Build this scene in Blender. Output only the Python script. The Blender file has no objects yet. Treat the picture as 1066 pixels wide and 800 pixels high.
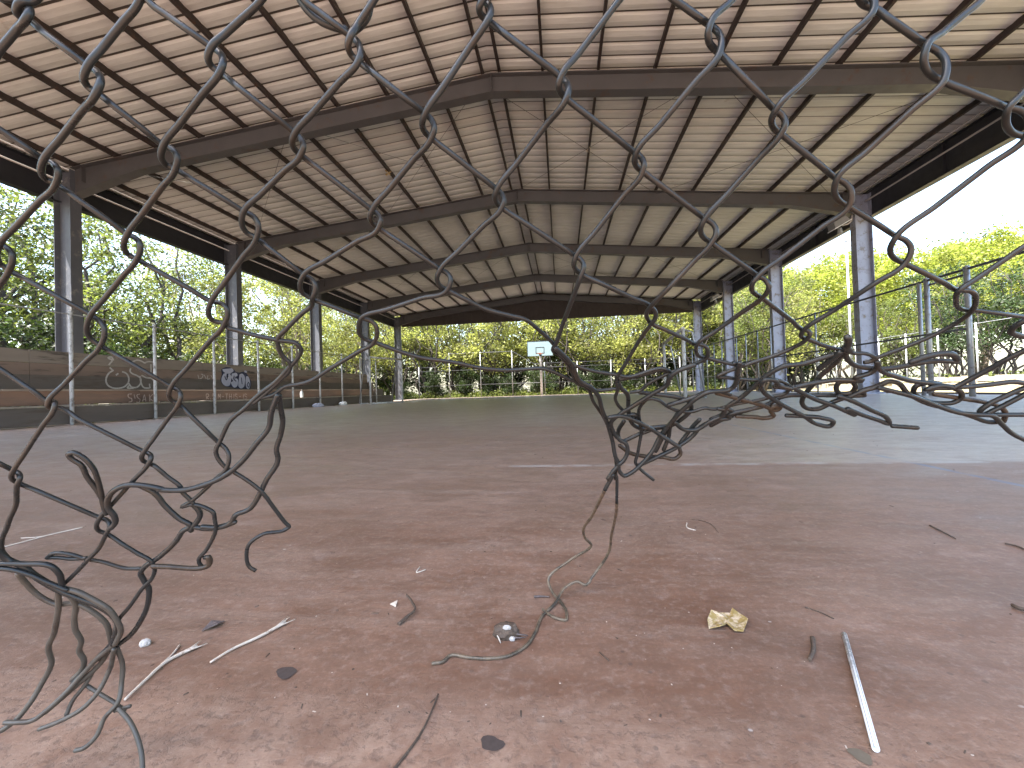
import bpy, bmesh, math, random
from mathutils import Vector, Matrix
rnd = random.Random(11)
SC = bpy.context.scene
COL = SC.collection

CAM=dict(loc=(0,0,0.40520),R=(0.992453,0.118569,-0.031291),U=(0.032988,-0.012381,0.999379),F=(-0.118108,0.992869,0.016199),lens=14.47915)
LEAF=[(0.2484,0.7640),(0.2637,0.7643),(0.2797,0.7644),(0.2875,0.7742),(0.2940,0.7607),(0.2989,0.7390),(0.2800,0.7118),(0.2664,0.7109),(0.2611,0.7240),(0.2601,0.7295),(0.2472,0.7150),(0.2287,0.7178),(0.2326,0.7362)]
STRAW=[(0.4299,0.7113),(0.3253,0.4943)]
SCRAP=[(-0.1038,0.6812)]
LONGTWIG=[(-0.1775,0.5420),(-0.1770,0.5154),(-0.1801,0.4742),(-0.1877,0.4456),(-0.1940,0.4267)]
CURLTWIG=[(-0.2958,0.6968),(-0.2884,0.7185),(-0.2819,0.7348),(-0.2978,0.7678),(-0.3217,0.7997)]
PODTWIG=[(0.3774,0.7003),(0.3635,0.6732),(0.3427,0.6454)]
RTWIG=[(0.9862,1.2559),(0.9781,1.2174),(0.9628,1.1540)]
RTWIG2=[(1.0429,1.1248),(1.0518,1.1130),(1.0489,1.0838)]
RTWIG3=[(0.7707,0.8237),(0.7703,0.8142),(0.7792,0.8055)]
STALK1=[(-0.6008,0.4973),(-0.6102,0.5315),(-0.6197,0.5770),(-0.6059,0.6137)]
STALK1B=[(-0.6239,0.5699),(-0.6286,0.5902),(-0.6403,0.6165)]
STALK2=[(-0.5479,0.5776),(-0.5408,0.6083),(-0.5200,0.6456),(-0.5043,0.6896)]
STALK2B=[(-0.5207,0.6510),(-0.5122,0.6655),(-0.4958,0.6752)]
STRAW2=[(-1.6071,0.9891),(-1.5980,1.0482),(-1.5914,1.1134),(-1.5684,1.1767)]
STRAW3=[(-1.6538,1.0781),(-1.6129,1.0876),(-1.5881,1.1135)]
FIB1=[(0.3531,1.2666),(0.3437,1.2162),(0.3570,1.2007)]
FIB2=[(0.3776,1.3030),(0.4103,1.2766),(0.4129,1.1869)]
FIB3=[(-0.3409,0.9331),(-0.3370,0.9030),(-0.3221,0.9186)]
DARKLEAF=[(-0.0658,0.8065),(-0.0528,0.8091),(-0.0360,0.8082)]
FIB4=[(0.4206,0.7998),(0.4328,0.7877),(0.4466,0.7642)]
FIB5=[(0.0447,0.6465),(0.0570,0.6273)]
FIB6=[(-0.4765,0.5614),(-0.4800,0.5869),(-0.4550,0.5713)]
FIB7=[(0.2321,0.7661),(0.2547,0.6997),(0.3093,0.6933)]
SPOTS=[(-0.4155,0.5679),(-0.0925,0.4722),(0.3067,0.4893),(-0.0847,0.4793)]
PEBBLE=[(-0.7028,0.6148)]
GREYLEAF=[(-0.6390,0.6573),(-0.6396,0.6779),(-0.6222,0.6883),(-0.6185,0.6673)]
CHIPLEAF=[(-0.3410,0.7652),(-0.3288,0.7731),(-0.3255,0.7556)]
TAG1=[[(8.532, 1.176), (8.443, 1.109), (8.394, 1.023), (8.379, 0.918), (8.42, 0.824), (8.516, 0.767), (8.655, 0.757), (8.799, 0.806), (8.88, 0.916), (8.876, 1.048), (8.824, 1.124), (8.742, 1.153)], [(8.879, 0.883), (8.946, 0.791), (9.076, 0.785), (9.166, 0.876), (9.172, 1.001), (9.08, 1.077), (8.973, 1.118), (8.92, 1.171), (8.932, 1.238)], [(8.883, 0.817), (8.85, 0.773), (8.988, 0.762)], [(9.157, 1.057), (9.177, 0.91), (9.243, 0.779), (9.391, 0.761)], [(9.202, 1.081), (9.304, 1.032), (9.454, 1.008), (9.512, 0.939), (9.557, 0.752)], [(8.446, 1.31), (8.515, 1.42), (8.429, 1.467), (8.497, 1.493), (8.545, 1.422)], [(8.861, 1.451), (8.956, 1.406), (9.087, 1.462), (9.22, 1.435), (9.276, 1.404), (9.357, 1.44), (9.521, 1.42), (9.578, 1.294)], [(9.08, 1.354), (9.084, 1.302)], [(9.437, 1.368), (9.438, 1.182)], [(9.393, 0.867), (9.403, 0.763)], [(8.464, 1.237), (8.532, 1.176)], [(8.599, 1.072), (8.64, 1.106)]]
TAG2=[[(8.688, 0.612), (8.615, 0.602), (8.625, 0.527), (8.686, 0.505), (8.695, 0.44), (8.623, 0.42)], [(8.75, 0.59), (8.77, 0.503)], [(8.878, 0.605), (8.813, 0.578), (8.844, 0.512), (8.887, 0.478), (8.853, 0.402), (8.806, 0.415)], [(8.951, 0.428), (8.997, 0.586), (9.028, 0.426)], [(8.963, 0.476), (9.022, 0.475)], [(9.12, 0.585), (9.129, 0.427)], [(9.2, 0.595), (9.13, 0.506), (9.209, 0.425)]]
THROWBACK=[(11.652, 1.331), (11.694, 1.375), (12.158, 1.369), (12.23, 1.299), (12.654, 1.301), (12.77, 1.169), (12.888, 1.003), (12.84, 0.757), (12.717, 0.696), (12.599, 0.742), (12.443, 0.727), (12.291, 0.771), (12.179, 0.762), (12.07, 0.799), (11.89, 0.807), (11.7, 0.882), (11.617, 1.007), (11.673, 1.205)]
THROWFILL=[[(11.742, 1.222), (11.858, 1.24), (11.834, 1.097), (11.916, 1.142), (11.929, 1.214), (12.007, 1.203), (12.02, 0.987), (11.963, 0.856), (11.855, 0.827), (11.717, 0.882), (11.651, 0.98), (11.671, 1.121)], [(12.063, 1.234), (12.266, 1.256), (12.302, 1.184), (12.189, 1.136), (12.299, 1.051), (12.314, 0.933), (12.255, 0.815), (12.143, 0.785), (12.06, 0.857), (12.019, 0.958), (12.111, 0.988), (12.041, 1.088)], [(12.379, 1.216), (12.495, 1.25), (12.591, 1.178), (12.613, 0.968), (12.561, 0.817), (12.424, 0.756), (12.323, 0.83), (12.335, 0.993)], [(12.658, 1.165), (12.75, 1.168), (12.827, 1.017), (12.834, 0.834), (12.758, 0.733), (12.679, 0.772), (12.637, 0.968)], [(11.694, 1.361), (12.139, 1.353), (12.119, 1.303), (11.71, 1.302)], [(12.596, 1.359), (12.687, 1.348), (12.713, 1.304), (12.594, 1.305)]]
THROWLINE=[[(12.765, 0.97), (12.702, 0.878), (12.76, 0.803), (12.803, 0.895), (12.765, 0.97)], [(11.775, 1.138), (11.832, 1.026), (11.906, 1.156)], [(12.152, 1.164), (12.132, 1.07), (12.222, 0.991)], [(12.453, 1.114), (12.478, 0.906)]]
TAG3=[[(10.781, 0.437), (10.784, 0.588), (10.854, 0.572), (10.852, 0.519), (10.782, 0.512), (10.851, 0.435)], [(10.922, 0.433), (10.925, 0.449)], [(11.054, 0.569), (10.994, 0.586), (10.981, 0.54), (11.052, 0.484), (11.039, 0.431), (10.979, 0.447)], [(11.124, 0.429), (11.128, 0.444)], [(11.183, 0.427), (11.199, 0.583), (11.228, 0.489), (11.262, 0.583), (11.27, 0.425)], [(11.336, 0.503), (11.387, 0.502)], [(11.466, 0.58), (11.544, 0.579)], [(11.505, 0.58), (11.501, 0.419)], [(11.607, 0.417), (11.611, 0.578)], [(11.609, 0.498), (11.688, 0.496)], [(11.686, 0.415), (11.691, 0.578)], [(11.781, 0.413), (11.786, 0.576)], [(11.919, 0.558), (11.851, 0.576), (11.836, 0.527), (11.917, 0.467), (11.902, 0.41), (11.833, 0.428)], [(12.002, 0.491), (12.059, 0.49)], [(12.171, 0.403), (12.176, 0.572)], [(12.318, 0.553), (12.245, 0.571), (12.229, 0.52), (12.315, 0.459), (12.299, 0.4), (12.226, 0.419)]]
TAG4=[[(10.822, 1.148), (10.85, 1.044)], [(10.929, 1.178), (10.99, 1.167), (10.941, 1.059), (10.88, 1.044)], [(11.036, 1.155), (11.096, 1.05)], [(11.161, 1.146), (11.143, 1.038), (11.222, 1.048)], [(11.273, 1.15), (11.367, 1.002)]]
BOTTLE_Y=14.836
BAG_Y=15.096
LIT_Y=16.948

WIRES=[
('picket',1,[(-0.3095,0.1898,0.6345),(-0.3046,0.1909,0.6334),(-0.2979,0.1923,0.6320),(-0.2965,0.1958,0.6337),(-0.2924,0.1959,0.6315),(-0.2891,0.1948,0.6280),(-0.2873,0.1935,0.6243),(-0.2891,0.1932,0.6206),(-0.2983,0.1958,0.6190),(-0.3059,0.1962,0.6133),(-0.3117,0.1965,0.6090),(-0.3212,0.1975,0.5998)]),
('picket',1,[(-0.2781,0.1939,0.6371),(-0.2869,0.1943,0.6311),(-0.2893,0.1910,0.6281),(-0.2933,0.1921,0.6261),(-0.2966,0.1942,0.6261),(-0.2983,0.1964,0.6265),(-0.2962,0.1979,0.6259),(-0.2848,0.1985,0.6167),(-0.2742,0.2025,0.6078),(-0.2691,0.2079,0.6033),(-0.2641,0.2085,0.5999),(-0.2607,0.2076,0.5957),(-0.2593,0.2066,0.5910),(-0.2618,0.2065,0.5857),(-0.2825,0.2140,0.5813),(-0.3085,0.2220,0.5724),(-0.3253,0.2254,0.5632),(-0.3331,0.2294,0.5598),(-0.3380,0.2334,0.5584),(-0.3402,0.2371,0.5574),(-0.3373,0.2401,0.5561),(-0.3277,0.2454,0.5473),(-0.3187,0.2562,0.5370),(-0.3143,0.2669,0.5298),(-0.3094,0.2691,0.5267),(-0.3072,0.2697,0.5231),(-0.3077,0.2705,0.5188),(-0.3137,0.2731,0.5130),(-0.3347,0.2807,0.5038),(-0.3589,0.2867,0.4891),(-0.3732,0.2878,0.4767),(-0.3817,0.2914,0.4691),(-0.3868,0.2955,0.4639),(-0.3890,0.2999,0.4594),(-0.3860,0.3045,0.4543),(-0.3727,0.3103,0.4437),(-0.3588,0.3220,0.4295),(-0.3503,0.3337,0.4184),(-0.3456,0.3352,0.4155),(-0.3427,0.3349,0.4124),(-0.3418,0.3345,0.4086),(-0.3447,0.3350,0.4027),(-0.3594,0.3388,0.3898),(-0.3754,0.3401,0.3724),(-0.3852,0.3391,0.3595),(-0.3894,0.3406,0.3550),(-0.3924,0.3433,0.3519),(-0.3939,0.3463,0.3493),(-0.3918,0.3490,0.3470),(-0.3863,0.3483,0.3453),(-0.3794,0.3560,0.3326),(-0.3729,0.3627,0.3215),(-0.3729,0.3650,0.3156),(-0.3694,0.3693,0.3074),(-0.3674,0.3721,0.3017)]),
('picket',1,[(-0.2242,0.2017,0.6389),(-0.2298,0.2032,0.6303),(-0.2405,0.2039,0.6217),(-0.2549,0.2048,0.6100),(-0.2628,0.2030,0.5987),(-0.2672,0.2044,0.5948),(-0.2701,0.2068,0.5933),(-0.2712,0.2094,0.5921),(-0.2680,0.2114,0.5900),(-0.2597,0.2156,0.5824),(-0.2533,0.2258,0.5754),(-0.2505,0.2361,0.5712),(-0.2457,0.2376,0.5690),(-0.2432,0.2380,0.5660),(-0.2430,0.2386,0.5624),(-0.2474,0.2412,0.5580),(-0.2674,0.2497,0.5510),(-0.2921,0.2582,0.5387),(-0.3084,0.2620,0.5275),(-0.3162,0.2661,0.5227),(-0.3208,0.2703,0.5199),(-0.3227,0.2745,0.5176),(-0.3195,0.2781,0.5150),(-0.3062,0.2834,0.5059),(-0.2914,0.2941,0.4945),(-0.2822,0.3051,0.4862),(-0.2745,0.3068,0.4842),(-0.2711,0.3075,0.4809),(-0.2710,0.3086,0.4763),(-0.2768,0.3120,0.4687),(-0.2997,0.3203,0.4548),(-0.3273,0.3271,0.4344),(-0.3450,0.3286,0.4182),(-0.3495,0.3306,0.4125),(-0.3522,0.3336,0.4087),(-0.3531,0.3369,0.4056),(-0.3500,0.3401,0.4027),(-0.3418,0.3440,0.3916),(-0.3345,0.3533,0.3761),(-0.3310,0.3630,0.3639),(-0.3263,0.3662,0.3574),(-0.3240,0.3669,0.3518),(-0.3240,0.3671,0.3456),(-0.3284,0.3681,0.3367),(-0.3405,0.3705,0.3284),(-0.3527,0.3707,0.3178),(-0.3703,0.3701,0.3045),(-0.3785,0.3693,0.2999),(-0.3688,0.3716,0.3018),(-0.3588,0.3766,0.2968),(-0.3540,0.3800,0.2915),(-0.3549,0.3825,0.2838),(-0.3563,0.3853,0.2746),(-0.3702,0.3892,0.2513),(-0.3819,0.3911,0.2362),(-0.3793,0.3940,0.2294),(-0.3719,0.3946,0.2334),(-0.3716,0.3919,0.2420),(-0.3760,0.3911,0.2407)]),
('picket',1,[(-0.2268,0.2018,0.6372),(-0.2230,0.2043,0.6303),(-0.2147,0.2071,0.6243),(-0.2034,0.2110,0.6162),(-0.1970,0.2165,0.6124),(-0.1925,0.2169,0.6091),(-0.1896,0.2160,0.6049),(-0.1884,0.2149,0.6003),(-0.1904,0.2148,0.5953),(-0.2048,0.2182,0.5866),(-0.2286,0.2268,0.5772),(-0.2451,0.2311,0.5677),(-0.2512,0.2352,0.5646),(-0.2547,0.2393,0.5633),(-0.2559,0.2432,0.5625),(-0.2526,0.2463,0.5612),(-0.2416,0.2505,0.5538),(-0.2297,0.2599,0.5456),(-0.2226,0.2700,0.5405),(-0.2174,0.2723,0.5375),(-0.2149,0.2733,0.5338),(-0.2149,0.2745,0.5295),(-0.2194,0.2779,0.5236),(-0.2383,0.2872,0.5139),(-0.2616,0.2959,0.4982),(-0.2775,0.3000,0.4849),(-0.2847,0.3048,0.4780),(-0.2880,0.3094,0.4741),(-0.2878,0.3136,0.4715),(-0.2814,0.3171,0.4698),(-0.2787,0.3165,0.4667),(-0.2701,0.3208,0.4632),(-0.2608,0.3250,0.4600),(-0.2446,0.3325,0.4559),(-0.2308,0.3393,0.4524),(-0.2299,0.3435,0.4480),(-0.2343,0.3467,0.4427),(-0.2482,0.3511,0.4321),(-0.2637,0.3547,0.4202),(-0.2785,0.3547,0.4106),(-0.2964,0.3560,0.3967),(-0.3133,0.3568,0.3843),(-0.3208,0.3587,0.3748),(-0.3261,0.3602,0.3667),(-0.3337,0.3626,0.3544),(-0.3331,0.3665,0.3450),(-0.3290,0.3709,0.3371),(-0.3242,0.3743,0.3325),(-0.3083,0.3880,0.3116),(-0.3023,0.4032,0.2862),(-0.2983,0.4128,0.2699),(-0.2967,0.4155,0.2657),(-0.3009,0.4139,0.2629),(-0.3177,0.4029,0.2619),(-0.3318,0.3997,0.2516),(-0.3366,0.4020,0.2393),(-0.3364,0.4061,0.2254),(-0.3316,0.4088,0.2205)]),
('picket',1,[(-0.1555,0.2125,0.6382),(-0.1647,0.2133,0.6298),(-0.1736,0.2135,0.6239),(-0.1856,0.2137,0.6160),(-0.1924,0.2114,0.6075),(-0.1958,0.2128,0.6040),(-0.1978,0.2153,0.6027),(-0.1982,0.2179,0.6018),(-0.1950,0.2199,0.5998),(-0.1818,0.2213,0.5882),(-0.1706,0.2319,0.5794),(-0.1640,0.2437,0.5747),(-0.1613,0.2454,0.5722),(-0.1599,0.2456,0.5692),(-0.1599,0.2457,0.5661),(-0.1629,0.2475,0.5627),(-0.1805,0.2551,0.5573),(-0.2027,0.2618,0.5471),(-0.2184,0.2649,0.5379),(-0.2242,0.2698,0.5332),(-0.2272,0.2746,0.5305),(-0.2276,0.2792,0.5284),(-0.2235,0.2831,0.5259),(-0.2149,0.2867,0.5181),(-0.2056,0.2950,0.5088),(-0.1999,0.3038,0.5023),(-0.1944,0.3058,0.4988),(-0.1920,0.3063,0.4949),(-0.1925,0.3075,0.4906),(-0.1983,0.3118,0.4848),(-0.2025,0.3182,0.4815),(-0.2137,0.3219,0.4758),(-0.2326,0.3283,0.4645),(-0.2438,0.3320,0.4568),(-0.2469,0.3372,0.4494),(-0.2458,0.3459,0.4394),(-0.2448,0.3471,0.4383),(-0.2468,0.3516,0.4320),(-0.2584,0.3549,0.4226),(-0.2735,0.3565,0.4113),(-0.2894,0.3565,0.3999)]),
('picket',1,[(-0.1421,0.2150,0.6365),(-0.1378,0.2171,0.6312),(-0.1311,0.2194,0.6264),(-0.1221,0.2224,0.6199),(-0.1166,0.2274,0.6174),(-0.1128,0.2278,0.6139),(-0.1106,0.2268,0.6096),(-0.1097,0.2256,0.6051),(-0.1112,0.2256,0.6002),(-0.1251,0.2290,0.5917),(-0.1449,0.2344,0.5802),(-0.1605,0.2385,0.5710),(-0.1646,0.2418,0.5690),(-0.1671,0.2457,0.5682),(-0.1681,0.2495,0.5676),(-0.1664,0.2528,0.5661),(-0.1551,0.2588,0.5571),(-0.1413,0.2705,0.5464),(-0.1315,0.2824,0.5391),(-0.1281,0.2838,0.5367),(-0.1264,0.2837,0.5338),(-0.1261,0.2837,0.5307),(-0.1284,0.2854,0.5270),(-0.1493,0.2920,0.5205),(-0.1767,0.2972,0.5099),(-0.1964,0.2985,0.5006),(-0.2023,0.3028,0.4952),(-0.2052,0.3074,0.4919),(-0.2058,0.3124,0.4893),(-0.2017,0.3171,0.4862),(-0.1906,0.3200,0.4814),(-0.1780,0.3282,0.4758),(-0.1696,0.3375,0.4721),(-0.1622,0.3409,0.4695),(-0.1593,0.3433,0.4659),(-0.1597,0.3465,0.4610),(-0.1656,0.3531,0.4529),(-0.1838,0.3593,0.4456),(-0.2122,0.3632,0.4325),(-0.2424,0.3645,0.4184),(-0.2480,0.3632,0.4173),(-0.2578,0.3602,0.4159),(-0.2697,0.3600,0.4086),(-0.2804,0.3569,0.4055)]),
('picket',1,[(-0.0938,0.2220,0.6384),(-0.1009,0.2230,0.6303),(-0.1051,0.2235,0.6258),(-0.1109,0.2242,0.6196),(-0.1138,0.2221,0.6125),(-0.1161,0.2236,0.6092),(-0.1171,0.2262,0.6080),(-0.1168,0.2289,0.6070),(-0.1138,0.2309,0.6048),(-0.1019,0.2318,0.5945),(-0.0878,0.2372,0.5839),(-0.0791,0.2482,0.5807),(-0.0758,0.2503,0.5781),(-0.0744,0.2506,0.5750),(-0.0745,0.2510,0.5717),(-0.0770,0.2532,0.5682),(-0.0926,0.2630,0.5613),(-0.1135,0.2723,0.5484),(-0.1290,0.2771,0.5366),(-0.1321,0.2804,0.5337),(-0.1336,0.2842,0.5323),(-0.1336,0.2878,0.5311),(-0.1309,0.2908,0.5293),(-0.1185,0.2953,0.5207),(-0.1029,0.3048,0.5102),(-0.0914,0.3146,0.5027),(-0.0863,0.3162,0.4995),(-0.0841,0.3163,0.4962),(-0.0842,0.3166,0.4923),(-0.0878,0.3196,0.4873),(-0.1119,0.3274,0.4837),(-0.1439,0.3324,0.4771),(-0.1669,0.3321,0.4711),(-0.1736,0.3400,0.4638),(-0.1760,0.3468,0.4594),(-0.1749,0.3529,0.4562),(-0.1681,0.3585,0.4536),(-0.1559,0.3644,0.4482),(-0.1320,0.3809,0.4396),(-0.1029,0.3951,0.4348),(-0.0771,0.4100,0.4286),(-0.0506,0.4205,0.4264),(-0.0358,0.4218,0.4269),(-0.0186,0.4236,0.4271),(-0.0017,0.4333,0.4207),(0.0120,0.4426,0.4141),(0.0287,0.4507,0.4088),(0.0368,0.4579,0.4035),(0.0610,0.4603,0.4039)]),
('picket',1,[(-0.0459,0.2301,0.6358),(-0.0406,0.2314,0.6335),(-0.0383,0.2350,0.6349),(-0.0349,0.2352,0.6318),(-0.0335,0.2340,0.6280),(-0.0334,0.2326,0.6239),(-0.0353,0.2323,0.6198),(-0.0476,0.2366,0.6086),(-0.0640,0.2387,0.5897),(-0.0774,0.2428,0.5768),(-0.0805,0.2466,0.5747),(-0.0818,0.2508,0.5740),(-0.0816,0.2549,0.5734),(-0.0787,0.2586,0.5717),(-0.0673,0.2641,0.5636),(-0.0522,0.2753,0.5542),(-0.0405,0.2865,0.5479),(-0.0374,0.2879,0.5453),(-0.0362,0.2877,0.5424),(-0.0361,0.2875,0.5393),(-0.0378,0.2890,0.5359),(-0.0531,0.2977,0.5273),(-0.0740,0.3058,0.5132),(-0.0898,0.3091,0.5010),(-0.0936,0.3128,0.4964),(-0.0948,0.3169,0.4937),(-0.0938,0.3209,0.4913),(-0.0893,0.3251,0.4887),(-0.0787,0.3316,0.4833),(-0.0635,0.3458,0.4763),(-0.0416,0.3584,0.4710),(-0.0305,0.3639,0.4684),(-0.0197,0.3766,0.4611),(-0.0048,0.3986,0.4474),(0.0025,0.4139,0.4366),(0.0108,0.4295,0.4251),(0.0184,0.4479,0.4101),(0.0257,0.4521,0.4073),(0.0360,0.4739,0.3892),(0.0487,0.4952,0.3703),(0.0578,0.5155,0.3502),(0.0629,0.5250,0.3276),(0.0655,0.5326,0.3083),(0.0652,0.5398,0.2886),(0.0657,0.5389,0.2914),(0.0672,0.5524,0.2541)]),
('bare',1,[(0.0759,0.6241,0.2345),(0.0794,0.6597,0.2145),(0.0833,0.7801,0.1336),(0.0775,0.8359,0.0698),(0.0506,0.8381,0.0319),(0.0339,0.8260,0.0189),(0.0214,0.8300,0.0230),(-0.0022,0.8217,0.0174),(-0.0253,0.7799,0.0047),(-0.0480,0.7371,0.0027),(-0.0566,0.6886,0.0027),(-0.0689,0.6523,0.0027),(-0.0929,0.6261,0.0027),(-0.1219,0.6178,0.0027),(-0.1504,0.6177,0.0027),(-0.1838,0.6197,0.0027),(-0.1901,0.6057,0.0027),(-0.2035,0.6006,0.0027)]),
('picket',1,[(-0.0300,0.2325,0.6358),(-0.0374,0.2295,0.6295),(-0.0395,0.2308,0.6271),(-0.0400,0.2333,0.6267),(-0.0392,0.2359,0.6264),(-0.0361,0.2378,0.6249),(-0.0235,0.2390,0.6141),(-0.0068,0.2439,0.6024),(0.0060,0.2502,0.5954),(0.0091,0.2504,0.5920),(0.0102,0.2490,0.5881),(0.0102,0.2476,0.5840),(0.0088,0.2481,0.5803),(-0.0044,0.2610,0.5733),(-0.0240,0.2742,0.5591),(-0.0397,0.2809,0.5451),(-0.0417,0.2840,0.5426),(-0.0422,0.2878,0.5414),(-0.0415,0.2915,0.5403),(-0.0385,0.2946,0.5384),(-0.0231,0.3000,0.5287),(-0.0020,0.3109,0.5166),(0.0147,0.3220,0.5079),(0.0187,0.3233,0.5051),(0.0203,0.3230,0.5021),(0.0204,0.3229,0.4987),(0.0188,0.3245,0.4945),(0.0127,0.3415,0.4819),(0.0034,0.3743,0.4639),(-0.0047,0.3957,0.4471),(-0.0065,0.3996,0.4449),(-0.0068,0.4037,0.4435),(-0.0059,0.4077,0.4423),(-0.0033,0.4108,0.4409),(0.0025,0.4139,0.4366),(0.0108,0.4223,0.4308),(0.0331,0.4343,0.4232),(0.0559,0.4421,0.4189),(0.0688,0.4470,0.4161),(0.1074,0.4433,0.4229),(0.1139,0.4487,0.4191),(0.1137,0.4554,0.4135)]),
('picket',1,[(0.0565,0.2430,0.6457),(0.0414,0.2437,0.6316),(0.0310,0.2447,0.6203),(0.0168,0.2462,0.6049),(0.0059,0.2446,0.5911),(0.0045,0.2461,0.5882),(0.0046,0.2486,0.5870),(0.0059,0.2513,0.5860),(0.0090,0.2538,0.5843),(0.0218,0.2596,0.5764),(0.0401,0.2711,0.5676),(0.0551,0.2828,0.5619),(0.0586,0.2840,0.5597),(0.0599,0.2838,0.5569),(0.0602,0.2836,0.5539),(0.0596,0.2854,0.5507),(0.0477,0.2977,0.5401),(0.0295,0.3100,0.5220),(0.0145,0.3163,0.5061),(0.0129,0.3196,0.5025),(0.0132,0.3234,0.5004),(0.0150,0.3272,0.4985),(0.0191,0.3302,0.4961),(0.0354,0.3335,0.4881),(0.0591,0.3489,0.4797),(0.0791,0.3662,0.4739),(0.0835,0.3714,0.4707),(0.0849,0.3741,0.4679),(0.0847,0.3766,0.4650),(0.0825,0.3814,0.4616),(0.0764,0.4015,0.4509),(0.0666,0.4292,0.4303),(0.0589,0.4478,0.4144),(0.0613,0.4631,0.4015),(0.0598,0.4721,0.3934),(0.0640,0.4819,0.3849),(0.0706,0.4899,0.3780)]),
('picket',1,[(0.0565,0.2430,0.6457),(0.0734,0.2483,0.6313),(0.0797,0.2499,0.6275),(0.0882,0.2521,0.6222),(0.0957,0.2566,0.6206),(0.0999,0.2569,0.6165),(0.1011,0.2556,0.6118),(0.1009,0.2542,0.6066),(0.0995,0.2541,0.6010),(0.0860,0.2580,0.5875),(0.0684,0.2688,0.5718),(0.0540,0.2770,0.5587),(0.0536,0.2805,0.5566),(0.0547,0.2844,0.5557),(0.0569,0.2882,0.5551),(0.0608,0.2912,0.5536),(0.0741,0.2960,0.5449),(0.0934,0.3064,0.5346),(0.1096,0.3173,0.5276),(0.1156,0.3193,0.5241),(0.1177,0.3197,0.5204),(0.1176,0.3201,0.5164),(0.1154,0.3226,0.5112),(0.1049,0.3324,0.5005),(0.0884,0.3414,0.4838),(0.0778,0.3603,0.4728),(0.0760,0.3669,0.4700),(0.0766,0.3735,0.4679),(0.0789,0.3802,0.4657),(0.0837,0.3873,0.4625),(0.0972,0.3939,0.4570),(0.1168,0.4069,0.4500),(0.1331,0.4198,0.4447),(0.1394,0.4211,0.4436),(0.1426,0.4223,0.4414),(0.1445,0.4250,0.4380),(0.1457,0.4323,0.4322),(0.1380,0.4414,0.4271),(0.1090,0.4508,0.4168),(0.0933,0.4595,0.4078),(0.0858,0.4669,0.4007),(0.0750,0.4671,0.3995)]),
('picket',1,[(0.1128,0.2530,0.6369),(0.1073,0.2532,0.6310),(0.0935,0.2507,0.6157),(0.0928,0.2523,0.6116),(0.0941,0.2551,0.6098),(0.0970,0.2579,0.6083),(0.1018,0.2600,0.6055),(0.1110,0.2599,0.5938),(0.1249,0.2636,0.5809),(0.1396,0.2745,0.5761),(0.1444,0.2765,0.5735),(0.1459,0.2767,0.5704),(0.1458,0.2771,0.5671),(0.1446,0.2794,0.5637),(0.1363,0.2922,0.5552),(0.1213,0.3049,0.5396),(0.1075,0.3113,0.5253),(0.1059,0.3156,0.5210),(0.1072,0.3201,0.5184),(0.1107,0.3246,0.5162),(0.1175,0.3285,0.5131),(0.1284,0.3312,0.5056),(0.1448,0.3389,0.4966),(0.1588,0.3477,0.4903),(0.1655,0.3498,0.4864),(0.1673,0.3500,0.4827),(0.1677,0.3526,0.4792),(0.1669,0.3609,0.4751),(0.1594,0.3802,0.4676),(0.1450,0.4014,0.4551),(0.1312,0.4138,0.4441),(0.1328,0.4228,0.4387),(0.1360,0.4297,0.4356),(0.1405,0.4351,0.4336),(0.1477,0.4382,0.4326),(0.1562,0.4396,0.4299),(0.1834,0.4502,0.4241),(0.1753,0.4461,0.4266),(0.1885,0.4513,0.4237)]),
('picket',1,[(0.1729,0.2591,0.6443),(0.1825,0.2643,0.6394),(0.1873,0.2643,0.6367),(0.1887,0.2628,0.6326),(0.1889,0.2614,0.6277),(0.1888,0.2613,0.6219),(0.1747,0.2650,0.6088),(0.1525,0.2657,0.5875),(0.1365,0.2685,0.5724),(0.1362,0.2726,0.5703),(0.1383,0.2771,0.5696),(0.1419,0.2816,0.5689),(0.1477,0.2854,0.5671),(0.1598,0.2896,0.5595),(0.1786,0.2991,0.5509),(0.1950,0.3092,0.5454),(0.2021,0.3112,0.5421),(0.2050,0.3117,0.5383),(0.2062,0.3128,0.5340),(0.2067,0.3166,0.5283),(0.1949,0.3276,0.5187),(0.1744,0.3376,0.5027),(0.1560,0.3417,0.4889),(0.1531,0.3453,0.4842),(0.1544,0.3500,0.4812),(0.1599,0.3585,0.4792),(0.1697,0.3669,0.4763),(0.1846,0.3779,0.4696),(0.2073,0.3964,0.4605),(0.2267,0.4132,0.4533),(0.2311,0.4143,0.4520),(0.2325,0.4145,0.4504),(0.2326,0.4153,0.4484),(0.2321,0.4191,0.4454),(0.2250,0.4347,0.4375),(0.2094,0.4445,0.4306),(0.2019,0.4464,0.4285),(0.1849,0.4529,0.4222),(0.1697,0.4587,0.4162),(0.1654,0.4610,0.4138),(0.1761,0.4645,0.4120),(0.2132,0.4730,0.4085),(0.2268,0.4741,0.4085),(0.2388,0.4780,0.4055),(0.2490,0.4855,0.3993),(0.2488,0.4929,0.3929),(0.2369,0.4967,0.3896),(0.2259,0.4998,0.3861),(0.2029,0.5008,0.3826),(0.1720,0.5034,0.3766),(0.1661,0.5012,0.3780),(0.1506,0.5034,0.3741),(0.1334,0.4995,0.3759),(0.1204,0.4920,0.3816),(0.1071,0.4816,0.3899),(0.0972,0.4789,0.3912),(0.0904,0.4860,0.3840),(0.0921,0.5082,0.3624),(0.0957,0.5212,0.3489),(0.0937,0.5273,0.3322),(0.0922,0.5313,0.3209),(0.0899,0.5353,0.3094),(0.0956,0.5389,0.3014),(0.1136,0.5471,0.2850)]),
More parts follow.
